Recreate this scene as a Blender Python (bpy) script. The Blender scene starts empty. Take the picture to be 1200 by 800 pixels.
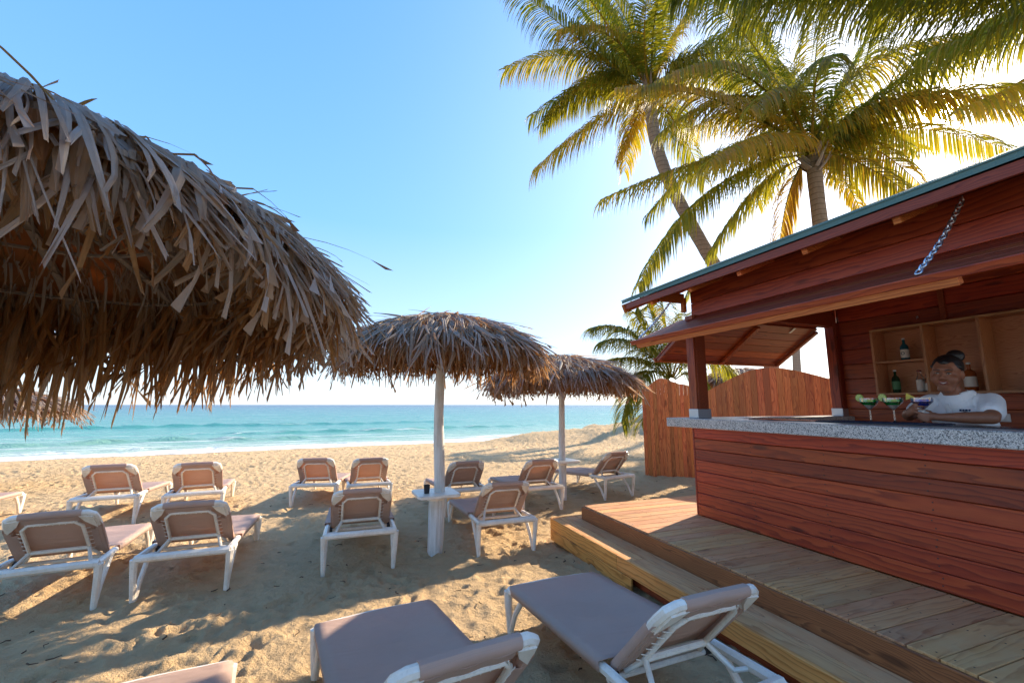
import bpy, math, random
import numpy as np
from mathutils import Vector, Matrix, Euler
from bpy_extras import object_utils
R = math.radians
rnd = random.Random(7)
S = bpy.context.scene
COL = S.collection
# ------------------------------------------------------------------ camera
FPX, HEYE = 506.0, 1.6
PITCH = math.atan(74 / FPX)
cd = bpy.data.cameras.new('camera'); cam = bpy.data.objects.new('camera', cd); COL.objects.link(cam)
cam.location = (0, 0, HEYE); cam.rotation_euler = (R(90) + PITCH, 0, 0)
cd.sensor_width = 36; cd.lens = 36 * FPX / 1200; cd.clip_start = .05; cd.clip_end = 20000
S.camera = cam
# ------------------------------------------------------------------ sky, sun, exposure
SUN_AZ, SUN_EL = R(47.3), R(26.6)
SUND = Vector((math.sin(SUN_AZ) * math.cos(SUN_EL), math.cos(SUN_AZ) * math.cos(SUN_EL), math.sin(SUN_EL)))
w = bpy.data.worlds.new('World'); S.world = w; w.use_nodes = True
nt = w.node_tree; nt.nodes.clear()
def wn(t, **k):
    n = nt.nodes.new(t)
    for a, b in k.items(): setattr(n, a, b)
    return n
sky = wn('ShaderNodeTexSky', sky_type='NISHITA', sun_disc=False, sun_elevation=SUN_EL, sun_rotation=SUN_AZ,
         altitude=0, air_density=1.0, dust_density=.9, ozone_density=2.5)
hs = wn('ShaderNodeHueSaturation'); hs.inputs['Saturation'].default_value = 1.18; hs.inputs['Value'].default_value = 1.0
tc = wn('ShaderNodeTexCoord')
dt = wn('ShaderNodeVectorMath', operation='DOT_PRODUCT'); dt.inputs[1].default_value = SUND
nrm = wn('ShaderNodeVectorMath', operation='NORMALIZE')
nt.links.new(tc.outputs['Generated'], nrm.inputs[0]); nt.links.new(nrm.outputs[0], dt.inputs[0])
mx = wn('ShaderNodeMath', operation='MAXIMUM'); mx.inputs[1].default_value = 0
nt.links.new(dt.outputs['Value'], mx.inputs[0])
tot = None
for power, gain in ((5, 1.15), (26, 2.3), (500, 8.0), (9000, 500.0)):       # the bright aureole round the sun
    pw = wn('ShaderNodeMath', operation='POWER'); pw.inputs[1].default_value = power
    ml = wn('ShaderNodeMath', operation='MULTIPLY'); ml.inputs[1].default_value = gain
    nt.links.new(mx.outputs[0], pw.inputs[0]); nt.links.new(pw.outputs[0], ml.inputs[0])
    if tot is None: tot = ml
    else:
        ad = wn('ShaderNodeMath', operation='ADD'); nt.links.new(tot.outputs[0], ad.inputs[0]); nt.links.new(ml.outputs[0], ad.inputs[1]); tot = ad
gl = wn('ShaderNodeVectorMath', operation='SCALE'); gl.inputs[0].default_value = (1, .90, .74)
nt.links.new(tot.outputs[0], gl.inputs['Scale'])
add = wn('ShaderNodeVectorMath', operation='ADD')
nt.links.new(sky.outputs[0], hs.inputs['Color'])
sx = wn('ShaderNodeSeparateXYZ'); nt.links.new(nrm.outputs[0], sx.inputs[0])
rp = wn('ShaderNodeValToRGB'); nt.links.new(sx.outputs[2], rp.inputs[0])     # tropical haze: pale at the horizon, clear blue overhead
while len(rp.color_ramp.elements) < 4: rp.color_ramp.elements.new(.5)
for el, (p, c) in zip(rp.color_ramp.elements, [(0., (.62, .70, .78)), (.12, (.42, .58, .79)), (.38, (.18, .41, .80)), (.85, (.09, .28, .72))]):
    el.position = p; el.color = (*c, 1)
sc_ = wn('ShaderNodeVectorMath', operation='SCALE'); sc_.inputs['Scale'].default_value = 3.3; nt.links.new(rp.outputs[0], sc_.inputs[0])
mk = wn('ShaderNodeMix', data_type='RGBA'); mk.inputs[0].default_value = .85
nt.links.new(hs.outputs[0], mk.inputs[6]); nt.links.new(sc_.outputs[0], mk.inputs[7]); nt.links.new(mk.outputs[2], add.inputs[0]); nt.links.new(gl.outputs[0], add.inputs[1])
bg = wn('ShaderNodeBackground'); bg.inputs['Strength'].default_value = .15
nt.links.new(add.outputs[0], bg.inputs['Color'])
wo = wn('ShaderNodeOutputWorld'); nt.links.new(bg.outputs[0], wo.inputs[0])
sl = bpy.data.lights.new('sun', 'SUN'); sl.energy = 3.1; sl.angle = R(.53); sl.color = (1, .86, .66)
so = bpy.data.objects.new('sun', sl); COL.objects.link(so)
so.rotation_euler = (-SUND).to_track_quat('-Z', 'Y').to_euler(); so.location = (20, 20, 20)
S.view_settings.view_transform = 'Standard'; S.view_settings.look = 'None'
S.view_settings.exposure = 1.72; S.view_settings.gamma = 1
S.cycles.max_bounces = 8; S.cycles.transparent_max_bounces = 16

# ------------------------------------------------------------------ helpers
def P(px, py, Y):                                              # world point at ground distance Y seen at a photo position
    x = (px - 600) / FPX; y = (400 - py) / FPX
    c, s = math.cos(PITCH), math.sin(PITCH)
    d = Vector((x, c - y * s, s + y * c)); d *= Y / d.y
    return Vector((d.x, Y, HEYE + d.z))
class MB:
    def __init__(s): s.v = []; s.f = []; s.t = []; s.tone = 0.; s.lc = []
    def add(s, vs, fs, lc=None):
        b = len(s.v)
        if lc is not None: s.lc += [(b, lc)]
        s.v += [tuple(p) for p in vs]
        for f in fs: s.f.append(tuple(b + i for i in f)); s.t.append(s.tone)
    def box(s, c, d, m=None, ch=0):
        x, y, z = [q / 2 for q in d]
        ch = min(ch, x * .45, y * .45, z * .45)
        if ch <= 0:
            vs = [(a * x, b * y, e * z) for a in (-1, 1) for b in (-1, 1) for e in (-1, 1)]
            fs = [(0, 1, 3, 2), (4, 6, 7, 5), (0, 4, 5, 1), (2, 3, 7, 6), (0, 2, 6, 4), (1, 5, 7, 3)]
        else:
            vs = []; idx = {}
            for a in (-1, 1):
                for b in (-1, 1):
                    for e in (-1, 1):
                        for k in range(3):
                            q = [a * x, b * y, e * z]; 
                            for j in range(3):
                                if j != k: q[j] -= ch * (a, b, e)[j]
                            idx[(a, b, e, k)] = len(vs); vs.append(tuple(q))
            I = idx; fs = []
            for k in range(3):
                o = [j for j in range(3) if j != k]
                for sg in (-1, 1):
                    L = []
                    for p, q in ((-1, -1), (1, -1), (1, 1), (-1, 1)):
                        t = [0, 0, 0]; t[k] = sg; t[o[0]] = p; t[o[1]] = q; L.append(I[(*t, k)])
                    fl = (sg > 0) != (k == 1)
                    fs.append(tuple(L if fl else L[::-1]))
                for p in (-1, 1):
                    for q in (-1, 1):
                        t1 = [0, 0, 0]; t2 = [0, 0, 0]; t1[k] = -1; t2[k] = 1
                        for t in (t1, t2): t[o[0]] = p; t[o[1]] = q
                        L = [I[(*t1, o[0])], I[(*t2, o[0])], I[(*t2, o[1])], I[(*t1, o[1])]]
                        fs.append(tuple(L))
            for a in (-1, 1):
                for b in (-1, 1):
                    for e in (-1, 1): fs.append((I[(a, b, e, 0)], I[(a, b, e, 1)], I[(a, b, e, 2)]))
        C = Vector(c)
        s.add([(m @ Vector(p) if m else Vector(p)) + C for p in vs], fs)
    def tube(s, pts, r, n=8, sq=0, flat=1., caps=True, up=(0, 0, 1)):
        pts = [Vector(p) for p in pts]; k = len(pts)
        rs = r if isinstance(r, (list, tuple)) else [r] * k
        vs = []; fs = []; U = Vector(up)
        for i, p in enumerate(pts):
            t = (pts[min(i + 1, k - 1)] - pts[max(i - 1, 0)])
            t = t.normalized() if t.length > 1e-9 else Vector((0, 0, 1))
            a = U.cross(t)
            if a.length < 1e-3: a = Vector((1, 0, 0)).cross(t)
            if a.length < 1e-3: a = Vector((0, 1, 0)).cross(t)
            a.normalize(); b = t.cross(a)
            U = b.copy() if i else b.copy()
            for j in range(n):
                th = 2 * math.pi * (j + .5) / n; cx, sx = math.cos(th), math.sin(th)
                if sq:
                    q = max(abs(cx), abs(sx)); f = (1 - sq) + sq / q
                    cx *= f; sx *= f
                vs.append(p + a * cx * rs[i] + b * sx * rs[i] * flat)
        for i in range(k - 1):
            for j in range(n):
                j2 = (j + 1) % n; fs.append((i * n + j, i * n + j2, (i + 1) * n + j2, (i + 1) * n + j))
        if caps: fs.append(tuple(range(n))[::-1]); fs.append(tuple((k - 1) * n + j for j in range(n)))
        s.add(vs, fs)
    def lathe(s, prof, n=20, c=(0, 0, 0)):
        vs = []; fs = []
        for r, z in prof:
            for j in range(n):
                th = 2 * math.pi * j / n; vs.append((c[0] + r * math.cos(th), c[1] + r * math.sin(th), c[2] + z))
        for i in range(len(prof) - 1):
            for j in range(n):
                j2 = (j + 1) % n; fs.append((i * n + j, i * n + j2, (i + 1) * n + j2, (i + 1) * n + j))
        s.add(vs, fs)
    def sheet(s, fn, nu, nv, th):
        """a closed cloth: fn(u,v)->point, thickness along the normal"""
        g = [[Vector(fn(i / nu, j / nv)) for j in range(nv + 1)] for i in range(nu + 1)]
        top = []; bot = []
        for i in range(nu + 1):
            for j in range(nv + 1):
                du = g[min(i + 1, nu)][j] - g[max(i - 1, 0)][j]; dv = g[i][min(j + 1, nv)] - g[i][max(j - 1, 0)]
                n = du.cross(dv); n = n.normalized() if n.length > 1e-12 else Vector((0, 0, 1))
                top.append(g[i][j] + n * th / 2); bot.append(g[i][j] - n * th / 2)
        m = nv + 1; N = len(top); fs = []
        for i in range(nu):
            for j in range(nv):
                a, b, c, d = i * m + j, (i + 1) * m + j, (i + 1) * m + j + 1, i * m + j + 1
                fs += [(a, b, c, d), (N + d, N + c, N + b, N + a)]
        for i in range(nu): fs += [(i * m, N + i * m, N + (i + 1) * m, (i + 1) * m), (i * m + nv, (i + 1) * m + nv, N + (i + 1) * m + nv, N + i * m + nv)]
        for j in range(nv): fs += [(j, j + 1, N + j + 1, N + j), (nu * m + j, N + nu * m + j, N + nu * m + j + 1, nu * m + j + 1)]
        s.add(top + bot, fs)
    def mesh(s, name, mat=None, smooth=False):
        me = bpy.data.meshes.new(name); me.from_pydata(s.v, [], s.f)
        if any(t != 0 for t in s.t):
            at = me.attributes.new('tone', 'FLOAT', 'FACE'); at.data.foreach_set('value', np.array(s.t, dtype=np.float32))
        if s.lc:
            A_ = np.zeros((len(s.v), 3), np.float32)
            for b0, l in s.lc: A_[b0:b0 + len(l)] = l
            me.attributes.new('lc', 'FLOAT_VECTOR', 'POINT').data.foreach_set('vector', A_.ravel())
        if mat: me.materials.append(mat)
        if smooth:
            me.shade_smooth()
            if smooth != 'all': 
                try: me.set_sharp_from_angle(angle=R(38))
                except Exception: pass
        me.update(); return me
    def build(s, name, mat, parent=None, smooth=False, loc=None):
        return link(name, s.mesh(name, mat, smooth), parent, loc)
def link(name, me, parent=None, loc=None, mat=None):
    o = bpy.data.objects.new(name, me); COL.objects.link(o)
    if parent: o.parent = parent
    if mat is not None: o.matrix_local = mat
    elif loc is not None: o.location = loc
    return o
def tag(o, label=None, cat=None, group=None, kind=None):
    if label: o['label'] = label
    if cat: o['category'] = cat
    if group: o['group'] = group
    if kind: o['kind'] = kind
    return o
def thing(name, label, cat, loc=(0, 0, 0), rz=0., group=None):
    o = link(name, None); o.location = loc; o.rotation_euler = (0, 0, rz); o.empty_display_size = .2
    return tag(o, label, cat, group)
def clone(o, parent=None):
    c = o.copy(); COL.objects.link(c)
    if parent: c.parent = parent
    for ch in o.children: clone(ch, c)
    return c
_pc = {}
def plank(parent, name, lo, size, axis, mat, ch=.003, jig=0.):
    """one board, grain along axis; lo = min corner in the parent's frame"""
    c = [lo[i] + size[i] / 2 for i in range(3)]
    d, m = {'x': ((size[0], size[1], size[2]), Matrix()), 'y': ((size[1], size[0], size[2]), Matrix.Rotation(R(90), 4, 'Z')),
            'z': ((size[2], size[1], size[0]), Matrix.Rotation(R(-90), 4, 'Y'))}[axis]
    key = (tuple(round(q, 3) for q in d), mat.name, ch)
    if key not in _pc:
        b = MB(); b.box((0, 0, 0), d, ch=ch); _pc[key] = b.mesh(name, mat)
    if jig: m = m @ Euler((rnd.gauss(0, jig * .4), rnd.gauss(0, jig * .3), rnd.gauss(0, jig * .3))).to_matrix().to_4x4()
    return link(name, _pc[key], parent, mat=Matrix.Translation(c) @ m)

# ------------------------------------------------------------------ materials
class Mat:
    def __init__(s, name, **kw):
        s.m = bpy.data.materials.new(name); s.m.use_nodes = True; s.t = s.m.node_tree
        s.b = s.t.nodes['Principled BSDF']; s.o = s.t.nodes['Material Output']
        for k, v in kw.items(): s.set(k, v)
    def set(s, k, v):
        i = s.b.inputs[k.replace('_', ' ')]
        if hasattr(v, 'is_output') or isinstance(v, bpy.types.NodeSocket): s.t.links.new(v, i)
        else: i.default_value = (*v, 1) if isinstance(v, tuple) and len(v) == 3 and i.type == 'RGBA' else v
    def n(s, t, props=None, **ins):
        nd = s.t.nodes.new('ShaderNode' + t)
        for a, b in (props or {}).items(): setattr(nd, a, b)
        for k, v in ins.items():
            k = int(k[1:]) if k[0] == '_' else k.replace('_', ' ')
            if isinstance(v, bpy.types.NodeSocket): s.t.links.new(v, nd.inputs[k])
            else:
                i = nd.inputs[k]; i.default_value = (*v, 1) if isinstance(v, tuple) and len(v) == 3 and i.type == 'RGBA' else v
        return nd
    def math(s, op, a, b=0., c=None):
        k = dict(_0=a, _1=b)
        if c is not None: k['_2'] = c
        return s.n('Math', dict(operation=op), **k).outputs[0]
    def vmath(s, op, a, b=(0, 0, 0)):
        return s.n('VectorMath', dict(operation=op), _0=a, _1=b).outputs[0]
    def noise(s, vec, scale, detail=4., rough=.55, dist=0., col=False):
        nd = s.n('TexNoise', None, Vector=vec, Scale=scale, Detail=detail, Roughness=rough, Distortion=dist)
        return nd.outputs['Color' if col else 'Fac']
    def ramp(s, fac, stops, interp='LINEAR'):
        nd = s.n('ValToRGB'); s.t.links.new(fac, nd.inputs[0]); e = nd.color_ramp; e.interpolation = interp
        while len(e.elements) < len(stops): e.elements.new(.5)
        for el, (p, c) in zip(e.elements, stops):
            el.position = p; el.color = (*c, 1) if isinstance(c, tuple) else (c, c, c, 1)
        return nd.outputs[0]
    def mix(s, f, a, b, mode='MIX'):
        nd = s.n('Mix', dict(data_type='RGBA', blend_type=mode))
        for k, v in ((0, f), (6, a), (7, b)):
            if isinstance(v, bpy.types.NodeSocket): s.t.links.new(v, nd.inputs[k])
            else: nd.inputs[k].default_value = (*v, 1) if isinstance(v, tuple) and len(v) == 3 else v
        return nd.outputs[2]
    def bump(s, h, strength=.4, dist=.01):
        nd = s.n('Bump', None, Height=h, Strength=strength, Distance=dist); s.t.links.new(nd.outputs[0], s.b.inputs['Normal']); return nd
    def obj(s): return s.n('TexCoord').outputs['Object']
    def rand(s): return s.n('ObjectInfo').outputs['Random']

def wood(name, dark, mid, light, rough=.55, freq=85., knots=.5, varamt=.35, gray=None, spec=.4, dirt=0.):
    m = Mat(name, Roughness=rough, Specular_IOR_Level=spec)
    co = m.obj(); rn = m.rand()
    off = m.n('CombineXYZ', None, X=m.math('MULTIPLY', rn, 37.), Y=m.math('MULTIPLY', m.math('FRACT', m.math('MULTIPLY', rn, 17.3)), .16), Z=m.math('MULTIPLY_ADD', m.math('FRACT', m.math('MULTIPLY', rn, 71.7)), .05, .01)).outputs[0]
    p = m.vmath('ADD', co, off)
    st = m.vmath('MULTIPLY', p, (.9, 5., 5.))
    warp = m.noise(st, 1.6, 3., .5, 0., True)
    wv = m.vmath('MULTIPLY', m.vmath('SUBTRACT', warp, (.5, .5, .5)), (0, .16, .16))
    q = m.vmath('ADD', p, wv)
    sp = m.n('SeparateXYZ', None, Vector=q)
    r = m.math('SQRT', m.math('ADD', m.math('POWER', sp.outputs[1], 2.), m.math('POWER', m.math('ADD', sp.outputs[2], .03), 2.)))
    ring = m.math('FRACT', m.math('MULTIPLY', r, freq))
    fine = m.noise(m.vmath('MULTIPLY', p, (6., 160., 160.)), 1., 3., .6)
    c = m.ramp(ring, [(0., light), (.55, mid), (.88, dark), (1., light)])
    c = m.mix(m.math('MULTIPLY', fine, .55), c, dark)
    # knots
    vo = m.n('TexVoronoi', None, Vector=m.vmath('MULTIPLY', p, (1.6, 6., 6.)), Scale=1.)
    kn = m.ramp(vo.outputs['Distance'], [(0., 1.), (.10, .9), (.17, 0.)])
    gate = m.math('GREATER_THAN', m.n('SeparateXYZ', None, Vector=vo.outputs['Color']).outputs[0], 1 - knots)
    c = m.mix(m.math('MULTIPLY', m.math('MULTIPLY', kn, gate), .8), c, tuple(x * .3 for x in dark))
    big = m.noise(m.vmath('MULTIPLY', p, (.8, 3., 3.)), 1.4, 4., .6)
    c = m.mix(m.math('MULTIPLY', m.ramp(big, [(.35, 0.), (.7, 1.)]), .35), c, dark)
    if gray: c = m.mix(m.math('MULTIPLY', m.ramp(m.noise(m.vmath('MULTIPLY', p, (1.2, 4., 4.)), 2.2, 5., .65), [(.35, 0.), (.65, 1.)]), .75), c, gray)
    if dirt:
        wp = m.n('NewGeometry').outputs['Position']
        c = m.mix(m.math('MULTIPLY', m.ramp(m.noise(wp, 5., 6., .7), [(.5, 0.), (.72, 1.)]), dirt), c, (.56, .36, .19))
    hv = m.n('HueSaturation', None, Color=c, Hue=m.math('MULTIPLY_ADD', m.math('FRACT', m.math('MULTIPLY', rn, 5.1)), .016, .492), Value=m.math('MULTIPLY_ADD', rn, varamt, 1 - varamt / 2)).outputs[0]
    m.set('Base Color', hv)
    m.set('Roughness', m.math('MULTIPLY_ADD', fine, .2, rough - .1))
    m.bump(m.math('ADD', m.math('MULTIPLY', fine, .6), m.math('MULTIPLY', ring, .35)), .35, .0015)
    return m.m
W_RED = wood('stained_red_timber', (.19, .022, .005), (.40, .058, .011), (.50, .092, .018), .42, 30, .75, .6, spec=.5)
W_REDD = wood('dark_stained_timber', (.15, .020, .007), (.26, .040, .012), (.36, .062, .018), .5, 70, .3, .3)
W_FENCE = wood('orange_stained_boards', (.40, .085, .022), (.74, .21, .050), (.82, .29, .08), .6, 45, .35, .6)
W_DECK = wood('weathered_deck_boards', (.36, .13, .045), (.68, .315, .115), (.78, .41, .17), .65, 30, .5, .35, gray=(.60, .305, .135), spec=.35, dirt=.45)
W_RISER = wood('red_brown_fascia_board', (.16, .05, .018), (.40, .13, .042), (.50, .18, .06), .5, 70, .6, .3)
W_PINE = wood('raw_yellow_pine', (.44, .16, .035), (.82, .36, .095), (.88, .44, .13), .5, 36, .75, .25)
W_SHELF = wood('light_shelf_veneer', (.36, .13, .055), (.58, .26, .12), (.66, .32, .15), .4, 110, .0, .15)
W_EDGE = wood('pale_shelf_edging', (.30, .14, .06), (.46, .24, .11), (.52, .29, .14), .4, 60, .0, .1)

def granite():
    m = Mat('speckled_grey_granite', Roughness=.28, Specular_IOR_Level=.5); co = m.obj()
    v = m.n('TexVoronoi', None, Vector=co, Scale=300.); v2 = m.n('TexVoronoi', None, Vector=co, Scale=150.)
    a = m.n('SeparateXYZ', None, Vector=v.outputs['Color']).outputs[0]; b = m.n('SeparateXYZ', None, Vector=v2.outputs['Color']).outputs[1]
    c = m.ramp(a, [(0., (.14, .13, .12)), (.18, (.34, .31, .28)), (.42, (.56, .51, .46)), (.75, (.72, .66, .59))], 'CONSTANT')
    c = m.mix(m.math('MULTIPLY', m.math('GREATER_THAN', b, .86), .8), c, (.05, .05, .055))
    m.set('Base Color', c); m.bump(a, .1, .001); return m.m
GRAN = granite()
def plastic():
    m = Mat('white_moulded_plastic', Roughness=.38, Specular_IOR_Level=.45); p = m.n('NewGeometry').outputs['Position']
    d = m.noise(p, 7., 6., .7); d2 = m.noise(p, 60., 3., .7)
    c = m.mix(m.math('MULTIPLY', m.ramp(d, [(.42, 0.), (.72, 1.)]), .55), (.88, .79, .67), (.60, .46, .31))
    c = m.mix(m.math('MULTIPLY', m.ramp(d2, [(.55, 0.), (.7, 1.)]), .25), c, (.45, .36, .26))
    m.set('Base Color', c); m.bump(d2, .08, .002); return m.m
WHITE = plastic()
def sling():
    m = Mat('brown_mesh_sling', Roughness=.75, Specular_IOR_Level=.25); co = m.obj()
    w = m.n('TexWave', dict(wave_type='BANDS', bands_direction='X'), Vector=co, Scale=95.); w2 = m.n('TexWave', dict(wave_type='BANDS', bands_direction='Y'), Vector=co, Scale=95.)
    weave = m.math('MULTIPLY', w.outputs['Fac'], w2.outputs['Fac'])
    n1 = m.noise(m.n('NewGeometry').outputs['Position'], 4., 5., .65)
    c = m.mix(m.math('MULTIPLY', n1, .9), (.56, .375, .29), (.70, .51, .405))
    c = m.mix(m.math('MULTIPLY', weave, .30), c, (.42, .31, .26))
    m.set('Base Color', c)
    h = m.math('ADD', m.math('MULTIPLY', weave, .15), m.math('MULTIPLY', m.noise(m.vmath('MULTIPLY', co, (2.2, 7., 4.)), 1.6, 3., .5, 1.), 3.))
    m.bump(h, .45, .012)
    tr = m.n('BsdfTranslucent', None, Color=(.80, .44, .24)); ms = m.n('MixShader', None, _0=.30, _1=m.b.outputs[0], _2=tr.outputs[0])
    m.t.links.new(ms.outputs[0], m.o.inputs[0]); return m.m
SLING = sling()
def leafy(name, cols, trans, tf, rough=.6, spec=.35, streak=(2.5, 140., 140.), stk=.7, own=True):
    """cols: colour ramp over each leaf's own tone (age and weathering of the leaf)"""
    m = Mat(name, Roughness=rough, Specular_IOR_Level=spec)
    at = m.n('Attribute', dict(attribute_name='tone')).outputs['Fac']
    co = m.n('Attribute', dict(attribute_name='lc')).outputs['Vector'] if own else m.obj(); rn = m.rand()
    t = m.math('FRACT', m.math('ADD', at, m.math('MULTIPLY', rn, .13)))
    t = m.math('ADD', at, m.math('MULTIPLY', m.math('SUBTRACT', rn, .5), .25))
    nz = m.noise(m.vmath('MULTIPLY', co, streak), 1., 4., .65)
    bl = m.noise(m.n('NewGeometry').outputs['Position'], 13., 4., .6)
    t = m.math('ADD', t, m.math('MULTIPLY', m.math('SUBTRACT', bl, .5), .35))
    c = m.ramp(t, cols)
    c = m.mix(m.math('MULTIPLY', nz, stk), c, tuple(x * .35 for x in cols[0][1]))
    m.set('Base Color', c)
    m.bump(nz, .5, .003)
    tc_ = m.mix(.5, c, trans)
    tr = m.n('BsdfTranslucent', None, Color=tc_); ms = m.n('MixShader', None, _0=tf, _1=m.b.outputs[0], _2=tr.outputs[0])
    m.t.links.new(ms.outputs[0], m.o.inputs[0]); return m.m
THATCH = leafy('dried_palm_thatch', [(0., (.09, .032, .010)), (.3, (.34, .145, .042)), (.55, (.44, .25, .11)), (.75, (.42, .32, .225)), (1., (.56, .50, .43))], (.80, .34, .07), .36)
PALM = leafy('palm_leaflets', [(0., (.020, .06, .010)), (.35, (.05, .11, .014)), (.6, (.19, .18, .018)), (.85, (.56, .26, .022)), (1., (.46, .20, .05))], (.72, .58, .02), .48, .5, .28, (3., 60., 60.), .2, False)
def simple(name, col, rough=.5, **k):
    m = Mat(name, Base_Color=col, Roughness=rough, **k); p = m.n('NewGeometry').outputs['Position']
    n = m.noise(p, 30., 4., .6); c = m.mix(m.math('MULTIPLY', n, .35), col, tuple(x * .6 for x in col)); m.set('Base Color', c)
    m.bump(n, .1, .002); return m.m
def trunk_mat():
    m = Mat('palm_trunk_bark', Roughness=.9, Specular_IOR_Level=.2); co = m.obj()
    sp = m.n('SeparateXYZ', None, Vector=co).outputs[2]
    ring = m.math('FRACT', m.math('MULTIPLY', m.math('ADD', sp, m.math('MULTIPLY', m.noise(co, 3., 3.), .07)), 11.))
    n = m.noise(m.vmath('MULTIPLY', co, (30, 30, 8)), 1., 5., .7)
    c = m.mix(n, (.19, .13, .09), (.36, .28, .21)); c = m.mix(m.ramp(ring, [(0., 1.), (.18, 0.)]), c, (.09, .06, .04))
    m.set('Base Color', c); m.bump(m.math('ADD', ring, n), .7, .02); return m.m
TRUNK = trunk_mat()
def pole_mat():
    m = Mat('whitewashed_pole_wood', Roughness=.7); co = m.obj()
    n = m.noise(m.vmath('MULTIPLY', co, (22, 22, 1.6)), 1., 5., .65); n2 = m.noise(co, 5., 5., .7)
    c = m.mix(m.ramp(n, [(.4, 0.), (.75, 1.)]), (.74, .71, .66), (.42, .36, .29)); c = m.mix(m.math('MULTIPLY', m.ramp(n2, [(.5, 0.), (.8, 1.)]), .5), c, (.40, .31, .22))
    m.set('Base Color', c); m.bump(n, .4, .004); return m.m
POLE = pole_mat()
def metal(name, col, rough): 
    m = Mat(name, Base_Color=col, Roughness=rough, Metallic=1.); n = m.noise(m.obj(), 60., 4., .6); m.set('Roughness', m.math('MULTIPLY_ADD', n, .3, rough - .1)); return m.m
STEEL = metal('galvanised_steel', (.55, .58, .62), .42)
CHAIN = metal('bright_zinc_chain', (.75, .76, .78), .3)
def roofm():
    m = Mat('green_roof_shingle', Roughness=.75); co = m.obj(); n = m.noise(co, 120., 3., .7); n2 = m.noise(co, 3., 4., .6)
    c = m.mix(n, (.03, .10, .085), (.11, .21, .18)); c = m.mix(m.math('MULTIPLY', n2, .4), c, (.20, .24, .20)); m.set('Base Color', c); m.bump(n, .5, .004); return m.m
GREEN = roofm()
def glassm(name, col, alpha=.5, rough=.05):
    m = Mat(name, Base_Color=col, Roughness=rough, Specular_IOR_Level=.8)
    fr = m.n('Fresnel', None, IOR=1.5).outputs[0]
    tp = m.n('BsdfTransparent', None, Color=tuple(min(1., x * 1.6 + .1) for x in col)); f = m.math('MINIMUM', m.math('ADD', m.math('MULTIPLY', fr, .8), alpha), 1.)
    gg = m.n('BsdfGlossy', None, Color=(1., 1., 1.), Roughness=rough); ms = m.n('MixShader', None, _0=f, _1=tp.outputs[0], _2=gg.outputs[0]); m.t.links.new(ms.outputs[0], m.o.inputs[0]); return m.m
CLEAR = glassm('clear_glass', (.85, .88, .9), .03)
def sandm():
    m = Mat('beach_sand', Roughness=.95, Specular_IOR_Level=.15)
    p = m.n('NewGeometry').outputs['Position']; sp = m.n('SeparateXYZ', None, Vector=p)
    n0 = m.noise(p, .5, 4., .6); n1 = m.noise(p, 5., 6., .65); n2 = m.noise(p, 60., 4., .7); n3 = m.noise(p, 420., 2., .6)
    c = m.mix(n1, (.60, .385, .19), (.86, .61, .335)); c = m.mix(m.math('MULTIPLY', n0, .35), c, (.60, .45, .28))
    c = m.mix(m.math('MULTIPLY', n3, .35), c, (.44, .28, .14))
    speck = m.math('MULTIPLY', m.ramp(n2, [(.66, 0.), (.74, 1.)]), m.ramp(n1, [(.5, 0.), (.62, 1.)]))
    c = m.mix(m.math('MULTIPLY', speck, .75), c, (.16, .095, .045))
    # wet, darker sand by the water (distance from the shoreline)
    s_ = m.math('ADD', m.math('MULTIPLY', sp.outputs[0], .469), m.math('MULTIPLY', m.math('SUBTRACT', sp.outputs[1], 28.), -.883))
    s_ = m.math('ADD', s_, m.math('MULTIPLY', m.noise(p, .35, 3.), 1.6))
    wet = m.ramp(m.math('MULTIPLY', s_, .25), [(.2, 1.), (.75, 0.)])
    c = m.mix(m.math('MULTIPLY', wet, .55), c, (.36, .255, .15)); m.set('Base Color', c)
    m.set('Roughness', m.math('MULTIPLY_ADD', wet, -.35, .95))
    h = m.math('ADD', m.math('MULTIPLY', n1, 1.2), m.math('ADD', m.math('MULTIPLY', n2, .30), m.math('MULTIPLY', n3, .07)))
    h = m.math('ADD', h, m.math('MULTIPLY', m.noise(p, 16., 5., .7), 1.0))
    h = m.math('ADD', h, m.math('MULTIPLY', m.noise(p, 150., 3., .7), .22))
    m.bump(h, 1., .055); return m.m
SAND = sandm()
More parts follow.
